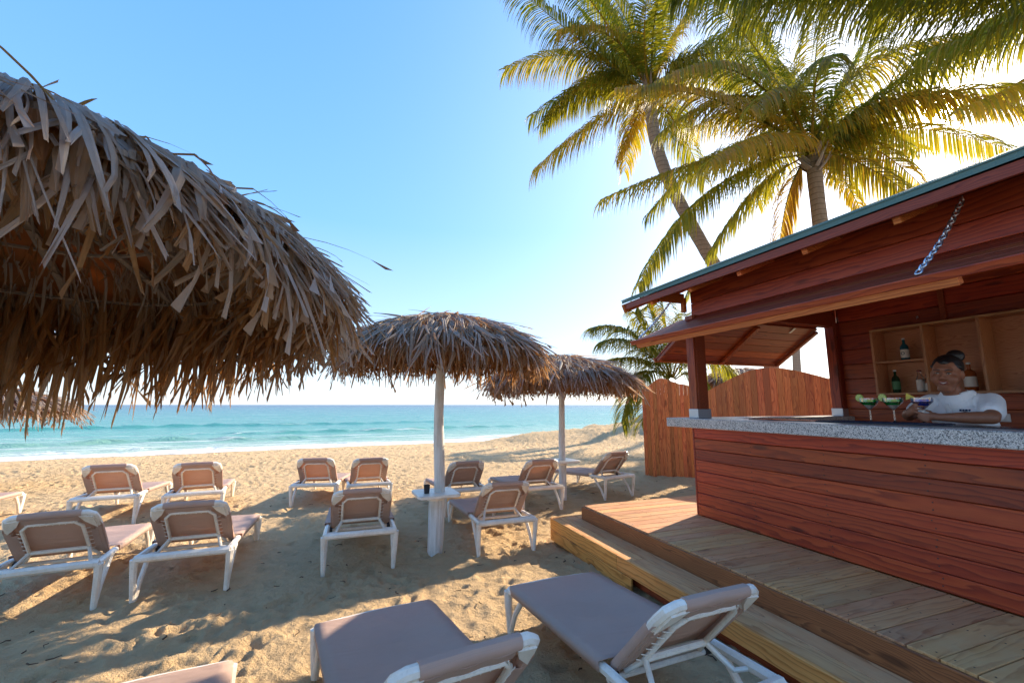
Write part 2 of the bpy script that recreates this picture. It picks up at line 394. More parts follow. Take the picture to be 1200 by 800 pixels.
def seam():
    m = Mat('turquoise_sea_water', Roughness=.2, Specular_IOR_Level=.22, IOR=1.33)
    p = m.n('NewGeometry').outputs['Position']; sp = m.n('SeparateXYZ', None, Vector=p)
    d = m.math('SUBTRACT', m.math('MULTIPLY', m.math('SUBTRACT', sp.outputs[1], 28.), .883), m.math('MULTIPLY', sp.outputs[0], .469))   # metres out from the shoreline
    nz = m.noise(m.vmath('MULTIPLY', p, (.05, .12, 1)), 1., 5., .6)
    dd = m.math('MULTIPLY_ADD', m.math('SUBTRACT', nz, .5), m.math('MULTIPLY_ADD', d, .9, 3.), d)
    lg = m.math('DIVIDE', m.math('LOGARITHM', m.math('MAXIMUM', dd, 1.), 10.), 3.2)
    c = m.ramp(lg, [(0., (.42, .48, .36)), (.20, (.26, .40, .29)), (.38, (.07, .28, .22)), (.55, (.026, .215, .185)), (.72, (.010, .135, .155)), (.88, (.005, .045, .10))])
    # rollers and foam lines parallel to the shore
    al = m.math('ADD', m.math('MULTIPLY', sp.outputs[0], .883), m.math('MULTIPLY', sp.outputs[1], .469))
    sw = m.n('CombineXYZ', None, X=m.math('MULTIPLY', al, .10), Y=m.math('MULTIPLY', d, .85), Z=0.).outputs[0]
    f1 = m.noise(sw, 1., 5., .65, .4)
    fw = m.noise(m.n('CombineXYZ', None, X=m.math('MULTIPLY', al, .5), Y=m.math('MULTIPLY', d, 3.), Z=0.).outputs[0], 1., 5., .7, .6)
    near = m.ramp(m.math('DIVIDE', m.math('ADD', d, m.math('MULTIPLY', m.noise(p, .22, 3.), 2.2)), 24.), [(.0, 1.), (.10, 1.), (.16, .45), (.5, .18), (1., 0.)])
    foam = m.math('MULTIPLY', m.ramp(m.math('ADD', f1, m.math('MULTIPLY', near, .26)), [(.60, 0.), (.70, 1.)]), m.ramp(fw, [(.32, .35), (.62, 1.)]))
    foam = m.math('MAXIMUM', foam, m.ramp(m.math('DIVIDE', m.math('ADD', d, m.math('MULTIPLY', m.noise(p, .3, 4.), 1.6)), 4.), [(.15, 0.), (.35, .9), (.62, .75), (.8, 0.)]))
    caps = m.ramp(m.noise(m.vmath('MULTIPLY', p, (.09, .5, 1)), 1., 4., .75), [(.69, 0.), (.73, .7)])
    foam = m.math('MAXIMUM', foam, m.math('MULTIPLY', caps, .6))
    c = m.mix(foam, c, (.80, .80, .76)); m.set('Base Color', c); m.set('Roughness', m.math('MULTIPLY_ADD', foam, .6, .22))
    wv = m.noise(m.vmath('MULTIPLY', p, (.7, 1.5, 1)), 1., 6., .62, .3)
    m.bump(m.math('ADD', wv, m.math('MULTIPLY', foam, .3)), .9, .35); return m.m
SEA = seam()
# ------------------------------------------------------------------ the beach: sand, sea
NR = np.random.RandomState(5)
def vnoise(x, y, f, seed):
    rs = np.random.RandomState(seed); g = rs.rand(256, 256)
    u = x * f; v = y * f; i = np.floor(u).astype(int); j = np.floor(v).astype(int); a = u - i; b = v - j
    a = a * a * (3 - 2 * a); b = b * b * (3 - 2 * b); G = lambda p, q: g[p % 256, q % 256]
    return (G(i, j) * (1 - a) + G(i + 1, j) * a) * (1 - b) + (G(i, j + 1) * (1 - a) + G(i + 1, j + 1) * a) * b
CELL = .03; X0, Y0, NX, NY = -17., -1., 1060, 860
foot = np.zeros((NX, NY), np.float32)                           # trampled relief
for k in range(30000):
    cx, cy = NR.rand() * NX * CELL + X0, NR.rand() ** 1.0 * NY * CELL + Y0
    s = .026 + .055 * NR.rand() ** 1.7; e = 1 + 1.3 * NR.rand(); th = NR.rand() * math.pi; dp = (.009 + .022 * NR.rand()) * (.55 + s * 6)
    n = int(s * e * 3 / CELL) + 1; i0, j0 = int((cx - X0) / CELL), int((cy - Y0) / CELL)
    i1, i2, j1, j2 = max(0, i0 - n), min(NX, i0 + n), max(0, j0 - n), min(NY, j0 + n)
    if i2 <= i1 or j2 <= j1: continue
    gx = (np.arange(i1, i2) * CELL + X0 - cx)[:, None]; gy = (np.arange(j1, j2) * CELL + Y0 - cy)[None, :]
    u = (gx * math.cos(th) + gy * math.sin(th)) / (s * e); v = (-gx * math.sin(th) + gy * math.cos(th)) / s; q = u * u + v * v
    foot[i1:i2, j1:j2] += dp * (-np.exp(-q * 1.6) + .55 * np.exp(-(np.sqrt(q) - 1.25) ** 2 * 5))
def foot_at(x, y):
    u = np.clip((x - X0) / CELL, 0, NX - 1.001); v = np.clip((y - Y0) / CELL, 0, NY - 1.001); i = u.astype(int); j = v.astype(int); a = u - i; b = v - j
    h = (foot[i, j] * (1 - a) + foot[i + 1 - (i + 1 >= NX), j] * a) * (1 - b) + (foot[i, j + 1] * (1 - a) + foot[i + 1, j + 1] * a) * b
    inside = (x > X0) & (x < X0 + NX * CELL) & (y > Y0) & (y < Y0 + NY * CELL)
    return np.where(inside, h, 0)
def ground_z(x, y, rough=1.):
    s = x * .469 + (y - 28) * -.883
    z = np.where(s > 9, 0, -.6 * np.clip((9 - s) / 9, 0, 8) ** 1.15)
    z = np.maximum(z, -6)
    z = z + .10 * (vnoise(x, y, .35, 1) - .5) * np.clip(s / 4, 0, 1) + .035 * (vnoise(x, y, 1.3, 2) - .5)
    def mound(cx, cy, rx, ry, h, a):
        u = ((x - cx) * math.cos(a) + (y - cy) * math.sin(a)) / rx; v = (-(x - cx) * math.sin(a) + (y - cy) * math.cos(a)) / ry
        return h * np.exp(-(u * u + v * v)) * (.75 + .5 * vnoise(x, y, 1.1, 3))
    z = z + mound(5.6, 20.5, 3.2, 1.7, .80, .25) + mound(1.2, 19.5, 2.2, 1., .38, .2) + mound(8.5, 19, 3., 2.4, .8, 0)
    # rougher piled strip behind the umbrellas
    f = foot_at(x, y) * (1 + .5 * np.clip((y - 9) / 6, 0, 1)) * np.clip((s + 1) / 5, 0, 1)
    cl = np.clip((s + 1) / 5, 0, 1)                                # crisp clumps and small ridges of dry sand
    c1 = np.abs(vnoise(x + .8 * vnoise(x, y, 2., 8), y, 7., 4) - .5); c2 = np.abs(vnoise(x, y + .3 * vnoise(x, y, 5., 9), 16., 6) - .5)
    patch = .35 + 1.1 * vnoise(x, y, .9, 12) ** 1.5
    return z + rough * (f * (.6 + .6 * patch) + cl * patch * (-.055 * c1 - .028 * c2 + .010 * (vnoise(x, y, 34., 7) - .5)))
ys = [-60., -30, -14, -7, -3, -1, 0, .5]; y = .9
while y < 24: ys.append(y); y += .0065 + .0042 * max(y, 0) * (1 if y < 14 else 1.8)
while y < 900: ys.append(y); y += .03 * y
ys = np.array(ys); u = np.linspace(-1, 1, 760); M, N = len(ys), len(u)
half = np.maximum(np.abs(ys) * 1.30, 0) + 2.0; half = np.where(ys < 1, 3 + np.abs(ys - 1) * 1.2 + 1.5, half)
Xg = u[None, :] * half[:, None]; Yg = np.repeat(ys[:, None], N, 1); Zg = ground_z(Xg, Yg)
V = np.stack([Xg, Yg, Zg], -1).reshape(-1, 3).astype(np.float32)
idx = (np.arange(M - 1)[:, None] * N + np.arange(N - 1)[None, :]).reshape(-1)
F = np.stack([idx, idx + 1, idx + N + 1, idx + N], -1).astype(np.int32)
me = bpy.data.meshes.new('sand'); me.vertices.add(len(V)); me.vertices.foreach_set('co', V.ravel())
me.loops.add(F.size); me.loops.foreach_set('vertex_index', F.ravel()); me.polygons.add(len(F))
me.polygons.foreach_set('loop_start', np.arange(0, F.size, 4, dtype=np.int32)); me.update(calc_edges=True); me.shade_smooth(); me.materials.append(SAND)
tag(link('sand', me), 'trampled golden beach sand sloping to the water', kind='structure')
def gz(x, y): return float(ground_z(np.array([float(x)]), np.array([float(y)]), 0.)[0])
b = MB(); L = 9000.
b.add([(-L, -300, -.6), (L, -300, -.6), (L, L, -.6), (-L, L, -.6)], [(0, 1, 2, 3)])
tag(b.build('sea', SEA), 'turquoise sea with white surf at the shoreline', kind='structure')
# low breaking waves near the shore
def breaker(off, a0, a1, h, wd, label):
    b = MB(); n = 60; vs = []; fs = []
    for i in range(n + 1):
        a = a0 + (a1 - a0) * i / n; e = math.sin(math.pi * i / n) ** .5; d = off + .9 * math.sin(a * .23) + .5 * math.sin(a * .61 + 1)
        for j, (q, z) in enumerate(((-1.3, 0), (-.75, .35), (-.35, .85), (0, 1), (.5, .7), (1.3, .2), (2.2, 0))):
            dd = d + q * wd; vs.append((a * .883 - dd * .469, 28 + a * .469 + dd * .883, -.615 + z * h * e * (.75 + .35 * math.sin(a * 1.9 + 2 * q))))
    for i in range(n):
        for j in range(6): k = i * 7 + j; fs.append((k, k + 7, k + 8, k + 1))
    b.add(vs, fs); tag(b.build('wave', SEA, smooth='all'), label, kind='structure')
breaker(2.2, -34, 30, .10, .5, 'thin edge of surf running up the sand')
breaker(8.5, -32, -8, .22, .8, 'small breaking wave off the left beach')
breaker(15., -20, 12, .22, 1., 'second low swell rolling to shore')
breaker(30., -60, 10, .30, 1.6, 'far low swell in the turquoise water')

b = MB(); DEB = random.Random(31)                               # seaweed bits, twigs and leaf scraps on the sand
for k in range(900):
    y = 1.6 + 17 * DEB.random() ** 1.4; x = DEB.uniform(-1.15, .55 if y < 9 else .3) * (y + 1)
    if DEB.random() < .3: y = 17 + DEB.uniform(-1.2, 1.2); x = DEB.uniform(-9, 6)
    a = DEB.uniform(0, 6.28); L_ = DEB.uniform(.012, .07) * (1 + y * .05); z = gz(x, y) + float(foot_at(np.array([x]), np.array([y]))[0]) + .006; w_ = DEB.uniform(.002, .006)
    b.tube([(x, y, z), (x + L_ * .5 * math.cos(a), y + L_ * .5 * math.sin(a), z + DEB.uniform(0, .006)), (x + L_ * math.cos(a + .5), y + L_ * math.sin(a + .5), z)], [w_, w_ * .9, w_ * .4], 4)
tag(b.build('beach_debris', simple('dry_seaweed', (.10, .055, .025), .9)), 'scattered brown seaweed bits and twigs on the sand', 'debris', kind='stuff')
# ------------------------------------------------------------------ the beach bar (local frame: x along the front, y into the bar)
BAR_A = R(-69.604); C0 = Vector((2.10, 5.07, 0))
def bw(x, y, z=0.): return C0 + Matrix.Rotation(BAR_A, 3, 'Z') @ Vector((x, y, z))
bar = thing('beach_bar', 'red stained timber beach bar with granite counter and raised hatches', 'bar', C0, BAR_A)
X1 = 4.6                                                        # right end, outside the frame
def part(name, mat, parent, fn, smooth=False):
    b = MB(); fn(b); return b.build(name, mat, parent, smooth)
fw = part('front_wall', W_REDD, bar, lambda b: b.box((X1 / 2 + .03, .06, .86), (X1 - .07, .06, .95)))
zb = .385
for i, h in enumerate((.118, .122, .12, .118, .121, .12, .119, .124)):
    x = .004; cuts = [X1] if i % 3 else [2.95, X1]
    for xe in cuts:
        plank(fw, 'board', (x, -.012 + (i % 3) * .0015, zb + .002), (xe - x - .003, .034, h - .004), 'x', W_RED, .004); x = xe
    zb += h
part('corner_board', W_RED, bar, lambda b: b.box((-.012, .045, .865), (.022, .11, .96), ch=.003))
ew = part('end_wall', W_REDD, bar, lambda b: b.box((.07, 1.3, .86), (.05, 2.3, .95)))
zb = .385
for i in range(8): plank(ew, 'board', (.004, .11, zb), (.034, 2.38, .116), 'y', W_RED, .004); zb += .12
co = MB(); co.box((X1 / 2 - .155, .06, 1.402), (X1 + .0, .64, .10), ch=.006)
counter = co.build('counter', GRAN, bar)
part('end_counter', GRAN, bar, lambda b: b.box((.035, 1.46, 1.404), (.38, 2.12, .096), ch=.006))
part('counter_inlay', simple('dark_polished_counter', (.02, .022, .03), .15), bar, lambda b: b.box((X1 / 2 + .25, .21, 1.455), (X1 - .9, .32, .008), ch=.002))
def post(x, y, z0, z1, sx=.125, sy=.14):
    p = part('post', W_REDD, bar, lambda b: (b.box((x + sx / 2, y + sy / 2, (z0 + z1) / 2), (sx, sy, z1 - z0), ch=.004)))
    plank(p, 'post_facing', (x + .004, y - .022, z0 + .003), (sx - .012, .02, z1 - z0 - .01), 'z', W_RED, .003)
    part('post_shoe', STEEL, p, lambda b: (b.box((x + sx / 2, y - .005 + sy / 2, z0 + .05), (sx + .014, sy + .05, .10), ch=.003)))
    return p
post(.08, -.10, 1.453, 2.62)
post(.02, 2.36, 1.453, 2.70, .13, .14)
# header above the opening, upper wall
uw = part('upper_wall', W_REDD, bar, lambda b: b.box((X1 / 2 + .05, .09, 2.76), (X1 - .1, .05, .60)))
zb = 2.46
for h in (.165, .165, .19): plank(uw, 'board', (.05, .012, zb), (X1 - .1, .05, h - .005), 'x', W_RED, .004); zb += h
eh = part('end_header', W_REDD, bar, lambda b: (b.box((.10, 1.25, 2.80), (.06, 2.35, .30)), b.add([(.07, .05, 2.95), (.07, 2.6, 2.95), (.07, 1.2, 3.46), (.13, .05, 2.95), (.13, 2.6, 2.95), (.13, 1.2, 3.46)], [(0, 2, 1), (3, 4, 5), (0, 1, 4, 3), (1, 2, 5, 4), (2, 0, 3, 5)])))
plank(eh, 'board', (.035, .08, 2.64), (.03, 2.4, .15), 'y', W_RED, .004)
plank(eh, 'board', (.035, .08, 2.80), (.03, 2.4, .14), 'y', W_RED, .004)
# back wall with boards
YB = 2.44
bwal = part('back_wall', W_REDD, bar, lambda b: b.box((X1 / 2 + .05, YB + .08, 1.7), (X1 - .1, .06, 2.7)))
zb = .40
while zb < 3.05: plank(bwal, 'board', (.15, YB, zb), (X1 - .2, .04, .185), 'x', W_RED, .004); zb += .192
part('wall_batten', W_REDD, bwal, lambda b: b.box((1.27, YB - .018, 2.76), (.05, .03, .48), ch=.003))
part('screw_eye', CHAIN, bwal, lambda b: b.tube([(1.03, YB - .03, 2.59), (1.03, YB - .03, 2.61), (1.04, YB - .03, 2.62), (1.05, YB - .03, 2.605), (1.04, YB - .03, 2.595)], .004, 6))
part('power_outlet', simple('outlet_plastic', (.75, .75, .74), .4), bwal, lambda b: (b.box((1.60, YB - .008, 1.47), (.125, .014, .08), ch=.004), b.box((1.575, YB - .018, 1.47), (.04, .008, .05), ch=.002), b.box((1.63, YB - .018, 1.47), (.04, .008, .05), ch=.002)))
part('far_end_wall', W_REDD, bar, lambda b: (b.box((X1 - .03, 1.26, .87), (.05, 2.4, .96)), b.box((X1 - .03, 1.26, 2.85), (.05, 2.4, .40))))  # unseen end wall, left open above counter height to let light inside
fl = part('inside_floor', W_DECK, bar, lambda b: b.box((X1 / 2, 1.28, .35), (X1 - .3, 2.3, .05)))
part('ceiling', W_REDD, bar, lambda b: b.box((X1 / 2 + .06, 1.27, 3.07), (X1 - .2, 2.28, .03)))
# shelf unit on the back wall
SY0, SY1 = 2.19, YB - .001
sh = part('shelf_unit', W_SHELF, bar, lambda b: b.box((2.05, SY1 - .012, 2.105), (2.78, .016, .74)))
SHX = (.665, 1.165, 1.63, 2.35, 3.2)
SZ0, SZ1 = 1.725, 2.485
def shelfboard(lo, sz, ax):
    o = plank(sh, 'shelf_board', lo, sz, ax, W_SHELF, .001)
    e = .012
    if ax == 'x': plank(o, 'edging', (0, 0, 0), (sz[0], .006, sz[2] + .001), 'x', W_EDGE, .001).matrix_local = Matrix.Translation((0, -sz[1] / 2 - .003, 0))
    else: plank(o, 'edging', (0, 0, 0), (sz[2], .006, sz[0] + .001), 'x', W_EDGE, .001).matrix_local = Matrix.Translation((0, -sz[1] / 2 - .003, 0))
shelfboard((SHX[0] - .012, SY0, SZ0 - .012), (SHX[4] - SHX[0] + .024, SY1 - SY0 - .02, .024), 'x')
shelfboard((SHX[0] - .012, SY0, SZ1 - .012), (SHX[4] - SHX[0] + .024, SY1 - SY0 - .02, .024), 'x')
for xx in SHX: shelfboard((xx - .011, SY0 + .002, SZ0 + .013), (.022, SY1 - SY0 - .024, SZ1 - SZ0 - .026), 'z')
shelfboard((SHX[0] + .012, SY0 + .004, 2.088), (SHX[1] - SHX[0] - .024, SY1 - SY0 - .026, .022), 'x')
shelfboard((SHX[3] + .012, SY0 + .004, 2.088), (SHX[4] - SHX[3] - .024, SY1 - SY0 - .026, .022), 'x')
# roof: gable, ridge along x
RX0, RX1, EY, EZ, RY, RZ = -.60, X1 + .3, -.50, 2.885, 1.2, 3.60
sl_ = (RZ - EZ) / (RY - EY)
def roofslab(b, y0, z0, y1, z1, th, x0=RX0, x1=RX1):
    vs = [(x, y, z + t) for x in (x0, x1) for (y, z) in ((y0, z0), (y1, z1)) for t in (0, th)]
    b.add(vs, [(0, 1, 3, 2), (4, 6, 7, 5), (0, 4, 5, 1), (2, 3, 7, 6), (0, 2, 6, 4), (1, 5, 7, 3)])
roof = part('roof', GREEN, bar, lambda b: (roofslab(b, EY, EZ, RY, RZ, .040), roofslab(b, 2.9, EZ, RY, RZ, .040)))
for k in range(7):                                              # shingle courses, each proud of the one below
    y0 = EY + .24 * k - .006
    if y0 < RY - .2: part('shingle_course', GREEN, roof, lambda b: roofslab(b, y0, EZ + sl_ * (y0 - EY) + .0415, y0 + .25, EZ + sl_ * (y0 + .25 - EY) + .0415, .010, RX0 - .008, RX1))
part('roof_deck', W_REDD, roof, lambda b: (roofslab(b, EY + .03, EZ - .022, RY, RZ - .035, .02, RX0 + .02), roofslab(b, 2.87, EZ - .022, RY, RZ - .035, .02, RX0 + .02)))
part('fascia', W_REDD, roof, lambda b: b.box(((RX0 + RX1) / 2, EY + .028, EZ - .042), (RX1 - RX0 - .03, .025, .075), ch=.003))
def barge(y0, z0): 
    def f(b):
        m = Matrix.Rotation(math.atan(sl_), 3, 'X'); ln = math.hypot(RY - EY, RZ - EZ)
        b.box((RX0 + .025, (EY + RY) / 2, (EZ + RZ) / 2 - .07), (.024, ln, .11), m, .003)
    return f
part('barge_board', W_FENCE, roof, barge(0, 0))
for k in range(9):
    xx = RX0 + .50 + k * .62
    part('rafter', W_FENCE, roof, lambda b: b.box((xx, (EY + .32) / 2 + .02, EZ + sl_ * (-.09 - EY) - .095), (.045, .80, .075), Matrix.Rotation(math.atan(sl_), 3, 'X'), .003))
for k, yy in enumerate((.02, .55, 1.15)):
    part('gable_lookout', W_FENCE, roof, lambda b: b.box((-.24, yy + .02, EZ + sl_ * (yy - EY) - .085), (.66, .045, .08), ch=.003))
part('eave_return', W_FENCE, roof, lambda b: (b.box((-.02, -.20, 2.86), (.022, .36, .12), ch=.003), b.box((-.02, -.03, 2.78), (.05, .05, .17), ch=.003)))
# front hatch, propped open on chains
HZ, HY, OZ, OY = 2.60, -.012, 2.30, -.72
def hatch(name, x0, x1, mat):
    """front flap: boards along x between hinge line and outer edge"""
    h = MB(); ang = math.atan2(HZ - OZ, HY - OY); ln = math.hypot(HZ - OZ, HY - OY); m = Matrix.Rotation(ang, 3, 'X')
    h.box(((x0 + x1) / 2, (HY + OY) / 2, (HZ + OZ) / 2 - .012), (x1 - x0 - .01, ln - .01, .014), m)
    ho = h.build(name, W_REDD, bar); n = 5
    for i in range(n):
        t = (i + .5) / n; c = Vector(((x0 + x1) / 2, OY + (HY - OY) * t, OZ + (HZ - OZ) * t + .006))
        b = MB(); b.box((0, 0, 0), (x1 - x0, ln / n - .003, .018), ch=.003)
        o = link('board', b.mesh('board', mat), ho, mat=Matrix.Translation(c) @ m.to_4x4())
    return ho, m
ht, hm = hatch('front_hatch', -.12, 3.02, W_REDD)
part('edge_batten', W_FENCE, ht, lambda b: b.box((1.35, OY + .035, OZ - .030), (2.80, .05, .06), hm, .004))
part('edge_batten', W_RED, ht, lambda b: b.box((1.45, OY - .004, OZ + .001), (3.15, .022, .05), hm, .004))
for xx in (-.09, 1.2, 2.4): part('cross_batten', W_REDD, ht, lambda b: b.box((xx, (HY + OY) / 2, (HZ + OZ) / 2 - .042), (.06, .66, .045), hm, .003))
ht2, _ = hatch('front_hatch', 3.05, 4.55, W_REDD)
# end hatch, seen from below through the opening
hz, hx, oz, ox = 2.63, -.005, 2.20, -.68
ea = math.atan2(hz - oz, hx - ox); em = Matrix.Rotation(-ea, 3, 'Y'); el = math.hypot(hz - oz, hx - ox)
eh2 = part('end_hatch', W_REDD, bar, lambda b: b.box(((hx + ox) / 2, 1.16, (hz + oz) / 2 + .02), (el, 2.16, .01), em))
for i in range(6):
    t = (i + .5) / 6; b = MB(); b.box((0, 0, 0), (2.2, el / 6 - (.006 if i in (1, 3) else .003), .018), ch=.002)
    link('board', b.mesh('board', W_RED), eh2, mat=Matrix.Translation((ox + (hx - ox) * t, 1.15, oz + (hz - oz) * t)) @ em.to_4x4() @ Matrix.Rotation(R(90), 4, 'Z'))
for yy in (.08, 1.15, 2.22): part('cross_batten', W_RED, eh2, lambda b: b.box(((hx + ox) / 2 + .02, yy, (hz + oz) / 2 - .035), (el - .04, .06, .04), em, .003))
part('edge_batten', W_FENCE, eh2, lambda b: b.box((ox - .006, 1.15, oz - .012), (.022, 2.24, .06), em, .003))
for yy in (.5, 1.8): part('hinge', STEEL, eh2, lambda b: b.box((hx - .03, yy, hz - .045), (.10, .035, .006), em))
# chains
def chain(a, bb, parent, lk=.052):
    a = Vector(a); bb = Vector(bb); d = bb - a; n = max(4, int(d.length / (lk * .74))); d.normalize()
    ch = MB(); ch.tube([a + Vector((0, 0, .02)), a], .004, 6); r = ch.build('chain', CHAIN, parent)
    m = MB(); pts = []
    for k in range(13):
        th = 2 * math.pi * k / 12; pts.append((math.cos(th) * lk * .30, 0, math.sin(th) * lk * .30 + (lk * .20 if math.sin(th) > 0 else -lk * .20)))
    m.tube(pts, .0055, 6, caps=False); lm = m.mesh('link', CHAIN, 'all')
    q = d.to_track_quat('Z', 'X').to_matrix().to_4x4()
    for k in range(n):
        t = (k + .5) / n; sag = -.03 * math.sin(math.pi * t)
        link('link', lm, r, mat=Matrix.Translation(a + (bb - a) * t + Vector((0, 0, sag))) @ q @ Matrix.Rotation(R(90) * (k % 2) + R(rnd.uniform(-12, 12)), 4, 'Z'))
    return r
chain((2.56, -.06, 2.925), (2.55, -.64, 2.365), bar)
chain((-.08, -.14, 2.86), (-.06, -.66, 2.36), bar, .03)
chain((-.05, .25, 2.84), (-.60, .20, 2.29), bar, .03)

# ------------------------------------------------------------------ deck and step
deck = thing('wooden_deck', 'weathered plank deck with one step in front of the bar', 'deck', C0, BAR_A)
fr = part('deck_frame', W_REDD, deck, lambda b: (b.box((1.9, -.47, .17), (5.3, .92, .33)), b.box((-.40, .45, .17), (.74, .88, .33))))
x = -.86; k = 0
while x < 4.4:
    wd = .138; back = .86 if x + wd < -.0 else -.012
    plank(fr, 'deck_board', (x, -.985, .352 + rnd.uniform(-.0015, .0015)), (wd - .006, back + .985, .027), 'y', W_DECK, .003, .0015); x += wd; k += 1
part('fascia_board', W_RISER, deck, lambda b: None) if False else None
x = -.86
for xe in (1.55, 4.4): plank(deck, 'fascia_board', (x + .001, -1.008, .215), (xe - x - .003, .022, .152), 'x', W_RISER, .003); x = xe
plank(deck, 'end_fascia_board', (-.884, -1.0, .215), (.022, 1.86, .135), 'y', W_RISER, .003)
plank(deck, 'end_fascia_board', (-.882, -1.0, .05), (.020, 1.86, .15), 'y', W_PINE, .003)
st = part('step_frame', W_REDD, deck, lambda b: b.box((1.7, -1.16, .10), (5.3, .22, .19)))
for i, yy in enumerate((-1.325, -1.168)):
    x = -1.02
    for xe in ((1.25, 3.2, 4.4) if i else (.55, 2.75, 4.4)): plank(st, 'tread_board', (x, yy, .197), (xe - x - .004, .152, .026), 'x', W_DECK, .003, .001); x = xe
plank(deck, 'tread_board', (-1.02, -1.008, .197), (.13, 1.9, .026), 'y', W_DECK, .003)
x = -1.03
for xe in (.38, 2.5, 4.4): plank(deck, 'step_fascia_board', (x, -1.352 + (.003 if xe == 2.5 else 0), .098), (xe - x - .002, .025, .128), 'x', W_PINE, .004, .001); x = xe
plank(deck, 'lower_step_board', (-1.03, -1.349, -.03), (1.62, .022, .122), 'x', W_PINE, .004)
plank(deck, 'end_step_board', (-1.055, -1.345, .098), (.024, 2.2, .126), 'y', W_PINE, .003)
plank(deck, 'end_step_board', (-1.053, -1.345, -.03), (.022, 2.2, .122), 'y', W_PINE, .003)

NAIL = simple('rusty_nail', (.05, .035, .03), .5)
b = MB()
x = -.86
while x < 4.3:
    for yy in (-.93, -.5, -.06):
        for dx in (.035, .10): b.lathe([(0, .0008), (.0045, .0008), (.0045, 0)], 6, (x + dx + rnd.uniform(-.004, .004), yy + rnd.uniform(-.008, .008), .3806))
    x += .138
tag(b.build('nail_heads', NAIL, deck), kind='stuff')
b = MB(); zb = .385
for h in (.118, .122, .12, .118, .121, .12, .119, .124):
    for xx in (.05, .75, 1.45, 2.15, 2.85):
        for dz in (.3, .7): b.box((xx + rnd.uniform(-.01, .01), -.0125, zb + h * dz), (.008, .003, .008))
    zb += h
tag(b.build('nail_heads', NAIL, fw), kind='stuff')

# ------------------------------------------------------------------ fences
def fence(label, pts, wd, n_rail=2):
    """pts: (world x, y, top z) polyline of the fence head"""
    ft = thing('board_fence', label, 'fence', (pts[0][0], pts[0][1], 0)); o = Vector((pts[0][0], pts[0][1], 0))
    a = Vector(pts[0][:2]); e = Vector(pts[-1][:2]); L = (e - a).length; d = (e - a) / L; ang = math.atan2(d.y, d.x); ft.rotation_euler.z = ang
    S_ = [(Vector(p[:2]) - a).length for p in pts]; Z_ = [p[2] for p in pts]
    n = int(L / wd); wd = L / n
    for z in (.35, 1.05, 1.6): part('rail', W_FENCE, ft, lambda b: b.box((L / 2, .035, z), (L, .04, .08), ch=.003))
    part('gap_light_blocker', W_REDD, ft, lambda b: b.box((L / 2, .016, .88), (L - .01, .006, 1.86)))  # added dark sheet, keeps sunlight from showing through the board gaps
    for i in range(n):
        s0, s1 = i * wd, (i + 1) * wd - .0018; z0, z1 = np.interp(s0, S_, Z_), np.interp(s1, S_, Z_); b = MB(); y0 = rnd.uniform(-.0015, .0015); bt = -.05 + rnd.uniform(0, .03)
        hgt = (z0 + z1) / 2 - bt; dz = (z1 - z0) / 2; T = .010; W2 = (s1 - s0) / 2; c = .004
        vs = []
        for zz, e0 in ((-hgt / 2, 0), (hgt / 2, 1)):
            for (xx, yy) in ((-W2 + c, -T), (W2 - c, -T), (W2, -T + c), (W2, T), (-W2, T), (-W2, -T + c)): vs.append((zz + e0 * dz * xx / W2, -xx, yy))
        m_ = 6; b.add(vs, [tuple(range(m_)), tuple(range(m_, 2 * m_))[::-1]] + [(k, m_ + k, m_ + (k + 1) % m_, (k + 1) % m_) for k in range(m_)])
        # local x of the board runs up, so the grain is vertical
        mt = Matrix(((0, -1, 0, (s0 + s1) / 2), (0, 0, 1, y0), (1, 0, 0, bt + hgt / 2), (0, 0, 0, 1)))
        mt = Matrix(((0, -1, 0, (s0 + s1) / 2), (0, 0, 1, y0), (1, 0, 0, bt + hgt / 2), (0, 0, 0, 1)))
        link('fence_board', b.mesh('fence_board', W_FENCE), ft, mat=mt)
    return ft
def sm(keys, n=14):
    """smooth head line through pixel keys (px, py, Y)"""
    out = []
    for (a, b_) in zip(keys, keys[1:]):
        for i in range(n):
            t = i / n; u_ = (1 - math.cos(math.pi * t)) / 2
            p = P(a[0] + (b_[0] - a[0]) * t, a[1] + (b_[1] - a[1]) * u_, a[2] + (b_[2] - a[2]) * t); out.append((p.x, p.y, p.z))
    p = P(*keys[-1]); out.append((p.x, p.y, p.z)); return out
def straight(pts):
    a, e = Vector(pts[0][:2]), Vector(pts[-1][:2]); d = (e - a)
    return [((a + d * (i / (len(pts) - 1))).x, (a + d * (i / (len(pts) - 1))).y, p[2]) for i, p in enumerate(pts)]
fence('orange board fence with curved top at the left of the bar', straight(sm([(752, 456, 10.2), (775, 443, 10.06), (800, 450, 9.9), (824, 458, 9.75)])), .082)
fence('tall orange board fence with humped top behind the bar counter', straight([tuple(P(*k)) for k in ((826, 460, 9.4), (846, 451, 9.17), (866, 442, 8.95), (884, 434.5, 8.74), (900, 431, 8.56), (918, 432, 8.35), (938, 436, 8.12), (960, 442, 7.87), (990, 449, 7.52))]), .115)
